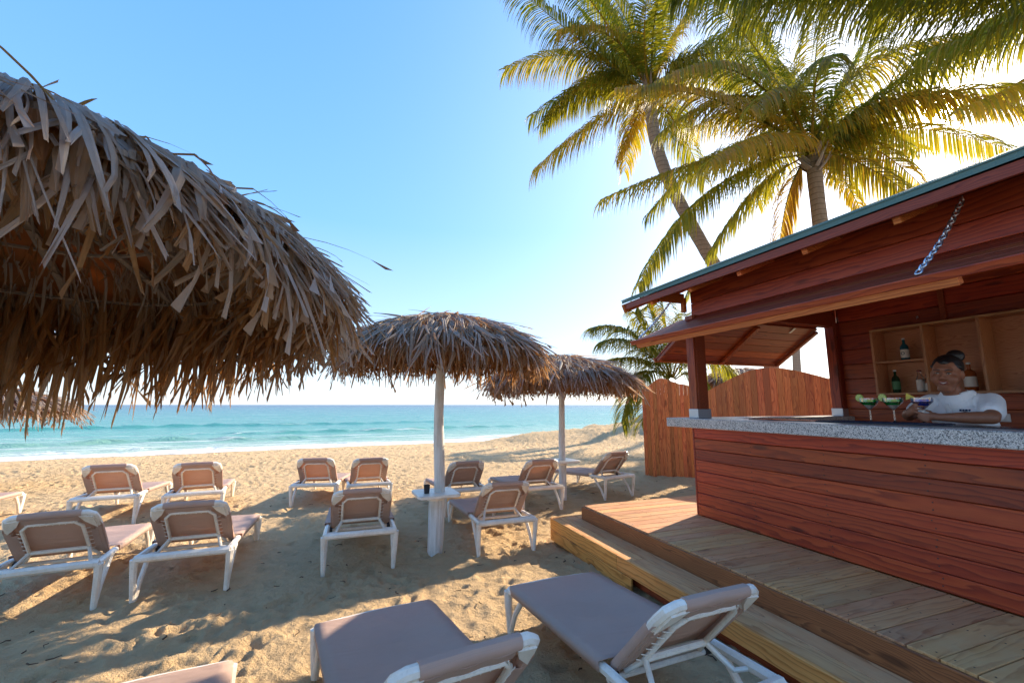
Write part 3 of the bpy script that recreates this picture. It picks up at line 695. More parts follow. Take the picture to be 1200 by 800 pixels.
#@@PART3
# ------------------------------------------------------------------ thatched umbrellas
def leaf(L, wd, fold=.35, bend=.3, taper=.6, split=0, nseg=4, kink=0., tone=.5, shred=1, r=rnd):
    """one dried leaf along +x drooping to -z: a pleated blade, torn into a few strands towards its tip"""
    b = MB(); lc = []; b.tone = tone; kk = max(1, nseg // 3)
    for sd in range(shred):
        ph = r.uniform(-.10, .10) + (sd - (shred - 1) / 2) * .10 * (shred > 1); bd = bend + r.uniform(-.15, .15); Ls = L * (r.uniform(.72, 1.05) if shred > 1 else 1)
        y0 = (sd - (shred - 1) / 2) * wd / shred; w_ = wd / shred * 1.08; tw = r.uniform(-.5, .5); off = r.uniform(0, 9)
        vs = []; l_ = []; x = z = 0.; a = 0.; cols = ((-1, -1.), (-.45, .25), (0, -.15), (.5, .3), (1, -1.)) if shred == 1 else ((-1, -1.), (0, .3), (1, -1.))
        for i in range(nseg + 1):
            t = i / nseg; wv = w_ * (1 - (t ** 2.2) * taper) * (.75 + .25 * min(1, t * 4)) / 2
            yo = y0 * (1 + .3 * t) + ph * L * t * t; f = fold * (1 - .3 * t); cw, sw = math.cos(tw * t), math.sin(tw * t)
            for (c, h) in cols:
                jag = r.uniform(-.06, .04) * L if i == nseg else 0
                hh = h * f * wv * .6; vs.append((x + jag, yo + c * wv * cw - hh * sw, z + hh * cw + c * wv * sw)); l_.append((t * L + off, c * wv + off, off))
            a += bd / nseg + (kink if i == kk else 0)
            x += math.cos(a) * Ls / nseg; z -= math.sin(a) * Ls / nseg
        m = len(cols); fs = [(i * m + j, (i + 1) * m + j, (i + 1) * m + j + 1, i * m + j + 1) for i in range(nseg) for j in range(m - 1)]
        b.add(vs, fs, l_); lc += l_
    b.lcs = lc; return b
def leafset(n, L, W, tones, seed, **k):
    r = random.Random(seed); out = []
    for i in range(n):
        kw = dict(shred=r.choice((1, 1, 2, 3, 4)), fold=r.uniform(.3, 1.1), bend=r.uniform(.1, .8), taper=r.uniform(.5, .97), kink=r.choice((0, 0, .5)), tone=r.uniform(*tones), r=r); kw.update(k)
        lb = leaf(r.uniform(*L), r.uniform(*W), **kw); out.append((lb, lb.mesh('thatch_leaf', THATCH)))
    return out
def umbrella(label, x, y, zb, peak, R0, hem, pole_r, lean, n_obj, scale=1., seed=1, near=False, polebend=0., tilt=0.):
    r = random.Random(seed)
    t = thing('thatched_umbrella', label, 'umbrella', (x, y, zb), r.uniform(0, 6), 'thatched beach umbrellas')
    t.rotation_euler.z = 0 if tilt else t.rotation_euler.z; t.rotation_euler.x = tilt
    rz = t.rotation_euler.z; inv = Matrix.Rotation(-rz, 3, 'Z')
    def prof(q):                                                # q 0..1 along the canopy, then the hanging hem
        rr = R0 * min(1., q); z = peak - .44 * (.35 * q + .65 * q ** 2.6); return rr, z
    pts = []
    for i in range(9):
        u_ = i / 8; pts.append(inv @ Vector((lean[0] * u_ + polebend * math.sin(u_ * 7) * .5, lean[1] * u_, -.2 + (peak + .08) * u_)))
    b = MB(); b.tube(pts, [pole_r * (1.08 - .25 * i / 8 + .04 * math.sin(i * 2.1)) for i in range(9)], 14); b.build('pole', POLE, t, smooth='all')
    ax = inv @ Vector((lean[0], lean[1], 0))
    fr_ = MB(); nr = 12
    for i in range(nr):
        a = 2 * math.pi * i / nr; pp = []
        for q in (0.03, .35, .65, .9, .98): rr, z = prof(q); pp.append((ax.x + rr * math.cos(a), ax.y + rr * math.sin(a), z - .07))
        bb = MB(); bb.tube(pp, [.022, .02, .018, .015, .012], 6); bb.build('rafter', TRUNK, t)
    for q in (.45, .75, .97):
        rr, z = prof(q); bb = MB(); bb.tube([(ax.x + rr * math.cos(2 * math.pi * i / 36), ax.y + rr * math.sin(2 * math.pi * i / 36), z - .085) for i in range(37)], .010, 5, caps=False); bb.build('hoop', TRUNK, t)
    def frame(q, a, yaw, pitch, roll, lift):
        rr, z = prof(min(q, 1.)); r2, z2 = prof(min(q, 1.) + .02) if q < .97 else (rr + .006, z - .02)
        slope = math.atan2(z - z2, max(r2 - rr, 1e-4)) if q < .97 else math.atan2(prof(.95)[1] - prof(1.)[1], .05 * R0)
        m = Matrix.Translation((ax.x + rr * math.cos(a), ax.y + rr * math.sin(a), z + lift)) @ Matrix.Rotation(a + yaw, 4, 'Z') @ Matrix.Rotation(slope + pitch, 4, 'Y') @ Matrix.Rotation(roll, 4, 'X')
        return m
    w_ = .040 if near else .034
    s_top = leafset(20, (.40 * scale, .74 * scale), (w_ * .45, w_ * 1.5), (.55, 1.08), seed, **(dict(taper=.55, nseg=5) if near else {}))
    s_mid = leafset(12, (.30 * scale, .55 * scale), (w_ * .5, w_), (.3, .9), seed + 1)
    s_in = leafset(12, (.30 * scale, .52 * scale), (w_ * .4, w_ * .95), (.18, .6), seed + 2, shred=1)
    s_fr = leafset(10, (.14, .36), (.006, .015), (.3, .8), seed + 3, taper=.97, shred=1)
    bulk = MB(); under = MB(); cnt = [0]
    caml = inv @ (Vector((0, 0, 0)) - Vector((x, y, 0))); ca = math.atan2(caml.y, caml.x)
    def put(q, a, st, yaw, pitch, roll, lift, obj):
        lb, me = st[r.randrange(len(st))]; m = frame(q, a, yaw, pitch, roll, lift)
        if obj and cnt[0] < n_obj: cnt[0] += 1; link('thatch_leaf', me, t, mat=m)
        else:
            bulk.tone = min(1.2, max(0, lb.t[0] + r.uniform(-.12, .12))); bulk.add([m @ Vector(p) for p in lb.v], lb.f, lb.lcs)
    front = lambda a: math.cos(a - ca) > -.25
    rows = [(.02, 30), (.12, 34), (.25, 52), (.38, 70), (.50, 92), (.61, 112), (.71, 130), (.80, 150), (.88, 170)]
    if near: rows = [(q, int(n * 1.7)) for q, n in rows]
    order = []
    for q, n in rows:
        for i in range(n): order.append((q + r.uniform(-.05, .05), 2 * math.pi * (i + r.random()) / n))
    vis = [k for k, (q, a) in enumerate(order) if front(a) and q > .05]; r.shuffle(vis); vis = set(vis[:n_obj - 60])
    for k, (q, a) in enumerate(order):
        put(max(.01, q), a, s_top if r.random() < .78 else s_mid, r.gauss(0, .28), r.gauss(.02 if near else -.10, .05 if near else .11), r.gauss(0, .3), .025 + .025 * r.random(), k in vis)
    # rim: leaves that break over the edge and hang
    nrim = 520 if near else 260
    for i in range(nrim):
        a = 2 * math.pi * (i + r.random()) / nrim; put(r.uniform(.84, .93), a, s_top if r.random() < .45 else s_mid, r.gauss(0, .22), r.gauss(.12, .2), r.gauss(0, .5), .01, front(a) and i % 4 == 0)
    # hanging hem
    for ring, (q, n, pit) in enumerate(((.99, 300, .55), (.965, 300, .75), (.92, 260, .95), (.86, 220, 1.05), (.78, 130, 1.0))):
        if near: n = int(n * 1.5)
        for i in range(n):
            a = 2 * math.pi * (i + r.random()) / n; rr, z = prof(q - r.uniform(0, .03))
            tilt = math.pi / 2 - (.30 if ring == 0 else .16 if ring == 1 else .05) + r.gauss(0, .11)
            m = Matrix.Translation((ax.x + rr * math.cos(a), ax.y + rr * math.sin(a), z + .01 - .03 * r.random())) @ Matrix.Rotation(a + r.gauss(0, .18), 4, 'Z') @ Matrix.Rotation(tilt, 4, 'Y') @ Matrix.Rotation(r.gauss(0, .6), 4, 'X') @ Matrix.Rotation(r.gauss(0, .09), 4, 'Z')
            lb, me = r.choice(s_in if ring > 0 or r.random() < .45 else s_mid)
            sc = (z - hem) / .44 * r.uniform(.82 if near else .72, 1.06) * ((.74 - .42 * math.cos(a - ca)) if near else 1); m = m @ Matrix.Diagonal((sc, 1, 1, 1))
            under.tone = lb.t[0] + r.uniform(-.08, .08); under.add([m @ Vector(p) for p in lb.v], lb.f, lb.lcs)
    for i in range(420 if near else 150):                                        # loose fibres
        a = r.uniform(0, 6.283); q = r.uniform(.35, 1.)
        lb, me = r.choice(s_fr); m = frame(q, a, r.gauss(0, .7), r.gauss(-.05, .3), 0, .04); bulk.tone = lb.t[0]; bulk.add([m @ Vector(p) for p in lb.v], lb.f, lb.lcs)
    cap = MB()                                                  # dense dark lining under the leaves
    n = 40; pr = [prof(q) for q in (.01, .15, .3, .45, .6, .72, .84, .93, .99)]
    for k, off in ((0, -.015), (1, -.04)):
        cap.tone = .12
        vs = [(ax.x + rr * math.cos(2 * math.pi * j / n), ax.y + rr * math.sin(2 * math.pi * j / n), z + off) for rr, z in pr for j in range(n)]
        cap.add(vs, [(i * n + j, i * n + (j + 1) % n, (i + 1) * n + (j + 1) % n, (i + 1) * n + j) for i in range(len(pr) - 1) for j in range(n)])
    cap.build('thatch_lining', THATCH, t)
    tag(bulk.build('thatch_layer', THATCH, t), kind='stuff'); tag(under.build('thatch_fringe', THATCH, t), kind='stuff')
    return t
umbrella('large thatched umbrella filling the upper left, nearest to the camera', -2.04, 1.42, 0, 2.58, 1.32, 1.50, .05, (0, 0), 300, .8, 11, near=True, tilt=R(-3))
umbrella('thatched umbrella on a bent white pole in the middle of the beach', -.86, 5.13, 0, 2.64, 1.20, 1.80, .062, (.04, 0), 260, .78, 12, polebend=.05)
umbrella('smaller thatched umbrella on a straight pole, right of the middle one', .86, 7.68, 0, 2.44, 1.30, 1.68, .058, (.02, 0), 220, .78, 13)
umbrella('thatched umbrella at the far left edge, low behind the large one', -9.95, 8.2, -.36, 2.28, 1.35, 1.66, .05, (0, 0), 120, .78, 14)
umbrella('grey thatched umbrella peeking over the fence behind the bar hatch', 7.0, 13.2, 0, 2.66, 1.35, 1.75, .05, (0, 0), 120, .78, 15)
# ------------------------------------------------------------------ tables round the umbrella poles
def table(label, x, y, h, wd, dp, rz, low):
    t = thing('side_table', label, 'table', (x, y, 0), rz, 'white tables round the umbrella poles')
    b = MB(); n = 48; prf = []
    for (z, e) in ((h - .035, -.008), (h - .03, 0), (h - .006, 0), (h, -.006)):
        ring = []
        for j in range(n):
            th = 2 * math.pi * (j + .5) / n; cx, sx = math.cos(th), math.sin(th); q = (abs(cx) ** 14 + abs(sx) ** 14) ** (-1 / 14)
            ring.append(((wd / 2 + e) * cx * q, (dp / 2 + e) * sx * q, z))
        prf.append(ring)
    vs = [p for g in prf for p in g]; fs = [(i * n + j, i * n + (j + 1) % n, (i + 1) * n + (j + 1) % n, (i + 1) * n + j) for i in range(3) for j in range(n)] + [tuple(range(n))[::-1], tuple(3 * n + j for j in range(n))]
    b.add(vs, fs); b.build('table_top', WHITE, t, smooth=True)
    b = MB(); b.tube([(0, 0, -.12), (0, 0, .1), (0, 0, h - .03)], [low, low * .98, low * .95], 18); b.build('pedestal', POLE, t, smooth=True)
    b = MB(); b.lathe([(low * .9, 0), (low * 1.25, 0), (low * 1.25, .03), (low * .9, .05)], 18, (0, 0, h - .085)); b.build('collar', WHITE, t, smooth=True)
    return t
table('white table round the bent pole of the middle umbrella', -.87, 5.12, .62, .47, .47, .42, .078)
table('white table round the pole of the right umbrella, farther off', .87, 7.67, .66, .47, .47, .5, .066)
DARK = simple('dark_plastic', (.025, .022, .022), .35)
t = thing('plastic_cup', 'small dark cup standing on the middle white table', 'cup', (-.955, 5.03, .62))
b = MB(); b.lathe([(.0, .002), (.030, 0), (.036, .085), (.038, .09), (.034, .088), (.029, .01), (0, .01)], 18); b.build('cup_body', DARK, t, smooth=True)
b = MB(); b.lathe([(0, .078), (.033, .078)], 18); b.build('drink', simple('dark_drink', (.05, .02, .012), .1), t)

# ------------------------------------------------------------------ sun loungers
def lounger(label):
    t = thing('sun_lounger', label, 'sun lounger', group='white plastic sun loungers with brown mesh slings')
    W = .325; HB = .345; Y0_, Y1_ = -.765, .81
    def rail(s):
        return [(s * W, Y0_, HB), (s * W, -.40, HB - .005), (s * W, -.1, HB - .02), (s * W, .3, HB - .05), (s * W, .62, HB - .07), (s * W, Y1_, HB - .085)]
    b = MB()
    for s in (-1, 1): b.tube(rail(s), [.027, .024, .023, .023, .024, .026], 8, sq=.6)
    b.tube([(-W - .01, Y0_, HB), (-W * .6, Y0_ - .012, HB + .006), (0, Y0_ - .016, HB + .008), (W * .6, Y0_ - .012, HB + .006), (W + .01, Y0_, HB)], .030, 8, sq=.55)
    b.tube([(-W, Y1_, HB - .085), (0, Y1_ + .012, HB - .082), (W, Y1_, HB - .085)], .026, 8, sq=.5)
    b.tube([(-W, -.38, HB - .04), (W, -.38, HB - .04)], .015, 8, sq=.5); b.tube([(-W, .42, HB - .075), (W, .42, HB - .075)], .015, 8, sq=.5)
    b.build('frame', WHITE, t, smooth=True)
    for s in (-1, 1):
        for e, yy, dy in ((0, Y0_, .30), (1, Y1_, -.22)):
            b = MB(); y1 = yy + (.035 if e == 0 else -.02); o = .012 * s
            hh = HB if e == 0 else HB - .085; b.tube([(s * W + o, yy, hh), (s * W + o, yy + (.008 if e == 0 else -.004), hh - .1), (s * W + o * .2, y1, -.02)], [.030, .025, .020], 8, sq=.6)
            b.tube([(s * W, yy + dy, HB - (.03 if e == 0 else .07)), (s * W, yy + dy * .45, .14), (s * W, y1 + .004, -.015)], [.020, .018, .017], 8, sq=.5)
            b.build('leg', WHITE, t, smooth=True)
    # seat sling, wrapped round the rails
    def seat(u, v):
        y = -.35 + (Y1_ + .005 + .35) * u; a = (v - .5) * 2; z = HB + .012 - .018 * (1 - a * a) * math.sin(math.pi * min(1, u * 1.1)) + (.004 * math.sin(u * 27 + a * 4) + .010 * math.sin(a * 4 + u * 9) * math.exp(-u * 4) + .005 * math.sin(a * 5 - u * 13) * (1 - u)) * (1 - a * a)
        z += .016 + np.interp(y, [-.35, .3, .62, .81], [-.0, -.035, -.055, -.07]) - .012 * math.sin(math.pi * u) * (1 - a * a); x_ = a * (W + .031)
        if u > .9: x_ *= 1 - .10 * ((u - .9) * 10) ** 2
        if abs(a) > .9: z -= ((abs(a) - .9) * 10) ** 2 * .05; x_ = math.copysign(W + .031 - .004 * ((abs(a) - .9) * 10) ** 3, a) * (1 - .10 * (max(0, u - .9) * 10) ** 2)
        if u > .96: z -= ((u - .96) * 25) ** 2 * .02
        return (x_, y, z)
    b = MB(); b.sheet(seat, 26, 22, .003); b.build('seat_sling', SLING, t, smooth='all')
    # backrest
    hy, hz_, ty, tz = -.36, HB - .01, -.745, .750
    d = Vector((0, ty - hy, tz - hz_)); LB = d.length; d.normalize(); nn = Vector((0, -d.z, d.y)); nn = -nn if nn.z < 0 else nn   # nn: towards the lying person
    def bp(x, q, h=0.): return Vector((x, hy, hz_)) + d * q + nn * h
    WB = .270
    b = MB()
    rim = [bp(-WB, 0), bp(-WB, LB * .5), bp(-WB, LB - .10), bp(-WB + .012, LB - .035), bp(-WB + .05, LB - .004), bp(-WB + .12, LB)]
    b.tube(rim + [bp(-p.x, 0) + (p - bp(p.x, 0)) for p in rim[::-1]], .0225, 8, sq=.3)
    for s in (-1, 1):                                           # corner gussets
        vs = [bp(s * WB, LB - .17, -.014), bp(s * (WB - .015), LB - .025, -.014), bp(s * (WB - .10), LB - .008, -.014), bp(s * (WB - .07), LB - .08, -.014)]
        vs += [p - nn * .016 for p in vs]; b.add(vs, [(0, 1, 2, 3), (4, 7, 6, 5), (0, 4, 5, 1), (1, 5, 6, 2), (2, 6, 7, 3), (3, 7, 4, 0)])
    bf = b.build('backrest_frame', WHITE, t, smooth=True)
    b = MB()                                                    # inner support frame and prop
    iw = .185
    b.tube([bp(-iw - .05, .02, -.03), bp(-iw, .12, -.035), bp(-iw + .005, LB - .13, -.028), bp(-iw + .05, LB - .075, -.026), bp(iw - .05, LB - .075, -.026), bp(iw - .005, LB - .13, -.028), bp(iw, .12, -.035), bp(iw + .05, .02, -.03)], .0125, 8, sq=.5)
    b.tube([bp(-iw, .14, -.036), bp(iw, .14, -.036)], .016, 8, sq=.5)
    for s in (-1, 1): b.tube([bp(s * iw, .14, -.036), Vector((s * (iw + .05), -.60, HB - .01)), Vector((s * W, -.62, HB - .01))], [.014, .013, .012], 8, sq=.5)
    b.build('backrest_support', WHITE, t, smooth=True)
    def back(u, v):
        q = -.01 + (LB + .0) * u; a = (v - .5) * 2; h = .026 - .028 * math.sin(math.pi * u) * (1 - a * a); x_ = a * (WB + .025)
        if abs(a) > .86: h -= ((abs(a) - .86) / .14) ** 2 * .045
        if q > LB - .02: h -= ((q - LB + .02) / .02) ** 2 * .012
        return bp(x_, q, h) if not (q > LB - .13 and abs(a) > .80) else bp(math.copysign(WB * .82 + (abs(x_) - WB * .82) * max(0, min(1, (LB - .045 - q) / .085 + .0)), a), q, h)
    b = MB(); b.sheet(back, 24, 22, .003); bs = b.build('backrest_sling', SLING, t, smooth='all')
    b = MB()                                                    # sling wrapped round the top tube and the two sides
    b.tube([bp(-WB + .085, LB - .001), bp(0, LB + .003), bp(WB - .085, LB - .001)], .0262, 10, sq=.3)
    for s in (-1, 1): b.tube([bp(s * WB, .01), bp(s * WB, LB * .5), bp(s * WB, LB - .16)], .0258, 10, sq=.3)
    # hems turned over behind
    def hem(u, v): return bp((u - .5) * 2 * (WB - .10), LB - .012 - v * .055, -.026 - .002 * math.sin(u * 17))
    b.sheet(hem, 16, 3, .003)
    for s in (-1, 1):
        def hs_(u, v, s=s): return bp(s * (WB - .005 - v * .05), .05 + (LB - .25) * u, -.026 + .006 * v)
        b.sheet(hs_, 12, 3, .003)
    b.build('sling_hem', SLING, bs, smooth=True)
    b = MB()                                                    # lacing
    for i in range(9):
        xx = -.15 + .30 * i / 8; b.tube([bp(xx, LB - .062, -.030), bp(xx + .010, LB - .088, -.036)], .0028, 5)
    for s in (-1, 1):
        for i in range(6):
            q = .12 + .34 * i / 5 * LB / .7; b.tube([bp(s * (WB - .05), q, -.024), bp(s * iw, q + .012, -.04)], .0028, 5)
    tag(b.build('lacing', WHITE, bs), kind='stuff')
    for s in (-1, 1):
        b = MB(); b.tube([(s * (W - .05), hy - .02, HB - .03), (s * (W - .018), hy - .02, HB - .03)], .028, 14); b.build('hinge', DARK, t, smooth=True)
    return t
LG = [('A', -3.99, 4.25, 26.8, 'big lounger in the front left row, cut off by the left edge'),
      ('B', -3.083, 4.62, 21.6, 'lounger right of the big left edge one, back to the camera'),
      ('C', -5.67, 6.6, 24.6, 'leftmost of the row of loungers near the water, turned to the right'),
      ('D', -4.8, 6.97, 27.3, 'second lounger from the left in the row near the water'),
      ('E', -3.35, 7.98, 11, 'third lounger in the back row, left of its close neighbour, back squarely to the camera'),
      ('F', -2.64, 8.07, 23.5, 'fourth lounger in the back row, just right of its close neighbour'),
      ('G', -1.762, 5.24, 19.8, 'lounger with brown back alone on open sand left of the middle umbrella pole'),
      ('H', -0.97, 7.57, 22, 'lounger behind the middle pole, back reclined, dark in the shade'),
      ('I', -0.31, 5.83, 20, 'nearer lounger just right of the middle umbrella pole'),
      ('J', 0.2, 7.64, 22, 'lounger immediately left of the right umbrella pole'),
      ('K', 1.5, 8.5, 31, 'lounger right of the right umbrella pole, by the fence'),
      ('M', 0.6, 2.71, 23, 'nearest lounger beside the deck step, empty with white corner caps'),
      ('N', -0.49, 2.25, 28.5, 'lounger at the bottom middle, its backrest cut by the frame'),
      ('O', -1.4, 1.6, 27, 'lounger foot end at the bottom left corner of the picture'),
      ('L', -7.25, 5.9, 30, 'lounger of which only a white foot corner shows at the left edge')]
first = None
for k, x, y, a, lab in LG:
    o = lounger(lab) if first is None else clone(first); first = first or o
    o['label'] = lab; o.location = (x, y, gz(x, y)); o.rotation_euler = (0, 0, R(a))
# ------------------------------------------------------------------ palms
def frond(parent, pts, L_leaf, seed, tones=(.1, .6), dens=46, droop=.85, rr=.022, wd=.036, vang=.5, sparse=0., old=0.):
    """rachis through pts (parent's frame), leaflets hanging either side"""
    r = random.Random(seed); pts = [Vector(p) for p in pts]
    def bez(t):
        if len(pts) == 3:
            m = pts[1] * 2 - (pts[0] + pts[2]) * .5
            return pts[0] * (1 - t) ** 2 + m * 2 * t * (1 - t) + pts[2] * t * t
    n = 18; cv = [bez(i / n) for i in range(n + 1)]; LN = sum((cv[i + 1] - cv[i]).length for i in range(n))
    b = MB(); b.tone = .55 + .25 * r.random(); b.tube(cv, [rr * (1.5 - 1.35 * (i / n) ** .6) for i in range(n + 1)], 6, flat=.6)
    fo = b.build('frond', PALM, parent)
    b = MB(); N_ = int(dens * LN / 1.0 * .55); base = r.uniform(*tones)
    for i in range(N_):
        t = .14 + .86 * (i + r.random() * .5) / N_
        p = bez(t); d = (bez(min(1, t + .02)) - bez(max(0, t - .02))).normalized()
        side = d.cross(Vector((0, 0, 1))); side = side.normalized() if side.length > .05 else Vector((1, 0, 0)); up = side.cross(d).normalized()
        L0 = L_leaf * (.45 + .75 * math.sin(math.pi * min(1, t * .82 + .13)) ** .8) * r.uniform(.85, 1.1)
        for s in (-1, 1):
            if r.random() < sparse: continue
            fwd = .45 + .55 * t; dr = (d * fwd + side * s * 1. + up * (vang * r.uniform(.4, 1.)) * (1 - t * .5)).normalized()
            b.tone = min(1.15, max(0., base + r.gauss(0, .10) + (.28 if r.random() < .08 else 0) + old * t))
            q = p + up * .01; wv = wd * r.uniform(.7, 1.1); g = droop * r.uniform(.7, 1.3); vs = []; k = 4; wn_ = dr.cross(Vector((0, 0, 1))); wn_ = wn_.normalized() if wn_.length > .05 else side
            tw = r.uniform(-.8, .8)
            for j in range(k + 1):
                u_ = j / k; ww = wv * (.5 + .9 * u_ if u_ < .4 else (1 - u_) * 1.45) / 2 + .0008
                wx = (wn_ * math.cos(tw) + up * math.sin(tw)).normalized(); vs += [q - wx * ww, q + wx * ww]
                st = dr * (L0 / k); st.z -= g * (u_ + .25) * L0 / k * 1.6
                st = st.normalized() * (L0 / k); q = q + st; dr = st.normalized()
            b.add(vs, [(2 * j, 2 * j + 2, 2 * j + 3, 2 * j + 1) for j in range(k)])
    tag(b.build('leaflets', PALM, fo), kind='stuff'); return fo
def palm(label, base, crown, bend, r0, r1, fronds, seed, Lf=.68, bulge=True, cat='palm tree', group=None, dens=62, via=None, fill=0, droop=.85):
    base, crown = Vector(base), Vector(crown); t = thing('coconut_palm', label, cat, base, 0, group); r = random.Random(seed); cl = crown - base
    n = 16; pts = []
    for i in range(n + 1): u_ = i / n; pts.append(Vector(bend) * math.sin(math.pi * u_ ** .9) + Vector((cl.x * u_, cl.y * u_, -.2 + (cl.z + .2) * u_)))
    if via:
        ks = [base] + [Vector(v) for v in via] + [crown]; pts = []
        for i in range(len(ks) - 1):
            a_, b_, c_, d_ = ks[max(0, i - 1)], ks[i], ks[i + 1], ks[min(len(ks) - 1, i + 2)]
            for j in range(6):
                u = j / 6; pts.append(.5 * ((2 * b_) + (c_ - a_) * u + (2 * a_ - 5 * b_ + 4 * c_ - d_) * u * u + (-a_ + 3 * b_ - 3 * c_ + d_) * u ** 3) - base)
        pts.append(cl); n = len(pts) - 1
    b = MB(); b.tube(pts, [r0 * 1.25 if i == 0 else r0 + (r1 - r0) * (i / n) ** .7 + .005 * (i % 2) for i in range(n + 1)], 14); b.build('trunk', TRUNK, t, smooth='all')
    if bulge:
        b = MB(); b.tone = .9
        for k in range(26):                                     # old leaf bases and fibre round the crown shaft
            a = r.uniform(0, 6.28); z = r.uniform(-.35, .15); e = Vector((math.cos(a), math.sin(a), 0)); c = cl + Vector((0, 0, z))
            b.tone = r.uniform(.7, 1.1); b.tube([c + e * r1 * .6, c + e * (r1 + .06) + Vector((0, 0, .10)), c + e * (r1 + .16) + Vector((0, 0, .28 + r.uniform(-.1, .05)))], [.05, .035, .012], 6, flat=.5)
        b.build('crown_shaft', THATCH, t)
    fronds = list(fronds)
    for k in range(fill):                                       # the back and top of the crown
        a = 6.283 * (k + r.random()) / fill; el = r.uniform(.15, 1.15); ln = r.uniform(2.5, 3.3); e = Vector((math.cos(a), math.sin(a), 0))
        m_ = crown + e * (ln * .5 * math.cos(el)) + Vector((0, 0, ln * .5 * math.sin(el))); fronds.append((m_, m_ + e * ln * .5 * math.cos(el * .4) + Vector((0, 0, ln * .5 * math.sin(el - 1.1))), dict(tones=(.1, .85))))
    for k, f in enumerate(fronds):
        (m, e), kw = f[:2], (f[2] if len(f) > 2 else {})
        a = dict(tones=(.15, .6), dens=dens, droop=droop); a.update(kw); s0 = cl + Vector((0, 0, .05)) + ((Vector(m) - crown).normalized() * r1 * .8)
        frond(t, [s0, Vector(m) - base, Vector(e) - base], a.pop('L', Lf), seed * 100 + k, **a)
    return t
def fr(mx, my, mY, tx, ty, tY, **k): return (P(mx, my, mY), P(tx, ty, tY), k)
YEL = dict(tones=(.55, .95)); GRN = dict(tones=(.1, .35)); OLD = dict(tones=(.7, .95), old=.2)
c1 = P(762, 112, 9)
palm('tall curved coconut palm with its crown at the top centre of the picture', (P(915, 560, 10.4).x, 10.4, 0), c1, (-.30, 0, -.2), .17, .125, via=[P(904, 430, 10.2), P(875, 372, 10), P(834, 305, 9.72), P(803, 250, 9.48), P(779, 200, 9.24), P(766, 155, 9.06)], fronds=[
    fr(683, 50, 8.4, 596, -22, 7.68, **GRN), fr(678, 66, 9.12, 592, 82, 9.36, tones=(.4, .7)), fr(695, 100, 9.48, 622, 137, 9.96), fr(702, 138, 8.88, 626, 200, 8.88, tones=(.4, .75)),
    fr(742, 40, 9.12, 700, -30, 9.12, **GRN), fr(722, 28, 9.48, 655, -60, 9.84, **GRN), fr(755, 40, 7.92, 765, -40, 7.08, tones=(.2, .5)), fr(790, 45, 9.12, 830, -20, 9.48, **YEL), fr(772, 30, 9.6, 800, -60, 10.32, **GRN),
    fr(812, 80, 9.84, 870, 100, 10.56, **YEL), fr(795, 150, 9.84, 826, 214, 10.32, tones=(.35, .7)), fr(735, 70, 10.08, 680, 10, 11.28, **GRN), fr(826, 55, 8.64, 905, 30, 8.88, **GRN), fr(700, 12, 8.28, 640, -60, 7.56, **GRN),
    fr(745, 140, 10.2, 722, 190, 11.04, tones=(.7, .95), L=.4)], seed=3, Lf=.78, fill=7)
c2 = P(952, 182, 7.2)
palm('coconut palm rising behind the bar roof with the sun in its fronds', (6.9, 8.6, 0), c2, (-.15, 0, -.1), .15, .115, [
    fr(850, 182, 7.0, 705, 234, 6.6, **YEL), fr(835, 222, 6.9, 748, 336, 6.4, tones=(.35, .7)), fr(885, 225, 7.6, 832, 296, 8.0, **YEL), fr(840, 118, 6.3, 722, 106, 5.6, **YEL), fr(862, 84, 6.4, 745, 112, 5.6, tones=(.45, .9)),
    fr(955, 80, 7.5, 965, -20, 7.8, **GRN), fr(1012, 128, 6.6, 1165, 30, 5.6, tones=(.2, .55), L=.72), fr(1062, 118, 6.6, 1225, 104, 6.0, tones=(.5, .85), L=.72, rr=.05), fr(1060, 150, 7.2, 1215, 186, 7.0, tones=(.4, .8)),
    fr(1008, 192, 7.2, 1072, 232, 7.3, tones=(.4, .8)), fr(925, 225, 7.6, 912, 300, 8.0, **YEL), fr(880, 130, 8.2, 800, 160, 9.2, **YEL), fr(905, 95, 8.0, 862, -10, 8.8, **GRN), fr(1002, 95, 8.2, 1045, -10, 9., **GRN),
    fr(900, 160, 6.0, 830, 190, 5.0, **YEL), fr(1000, 150, 8.2, 1080, 175, 9.2, **YEL), fr(985, 205, 8., 1010, 250, 8.4, tones=(.7, .95), L=.4), fr(1090, 70, 6.4, 1250, -10, 5.8, **GRN), fr(880, 50, 6.8, 800, -20, 6.4, **GRN)], 4, fill=9)
c3 = P(1330, -40, 4.4)
palm('near coconut palm at the upper right, green fronds hanging in from above the frame', (7.4, 5.6, 0), c3, (0, 0, 0), .18, .13, [
    fr(1080, -60, 3.6, 840, -34, 3.4, tones=(.05, .3), L=.74, droop=.9, dens=60), fr(1130, -20, 4.4, 930, -10, 4.8, tones=(.05, .35), L=.75, droop=.9, dens=60), fr(1230, 20, 5.2, 1080, 60, 6.2, tones=(.1, .4), L=.7, droop=.8),
    fr(1050, -28, 4.3, 870, 6, 4.4, tones=(.1, .4), L=.85, droop=1., dens=66), fr(1170, 0, 4.6, 1020, 12, 5.0, tones=(.1, .5), L=.8, droop=.9, dens=62), fr(1180, 30, 5., 1060, 70, 5.6, tones=(.15, .6), L=.8, droop=.9),
    fr(1000, -55, 3.9, 800, -25, 3.8, tones=(.05, .3), L=.8, droop=1., dens=62), fr(1120, -35, 3.9, 900, -60, 3.4, tones=(.05, .3), L=.85, droop=1., dens=62),
    fr(1180, -30, 5.4, 1010, -20, 6.6, tones=(.1, .5), L=.7, droop=.8), fr(1250, 60, 4.6, 1120, 130, 4.4, tones=(.3, .7)), fr(1260, -20, 5.8, 1150, 30, 7., tones=(.2, .6), L=.7)], 5)
ps = P(787, 448, 11.5)
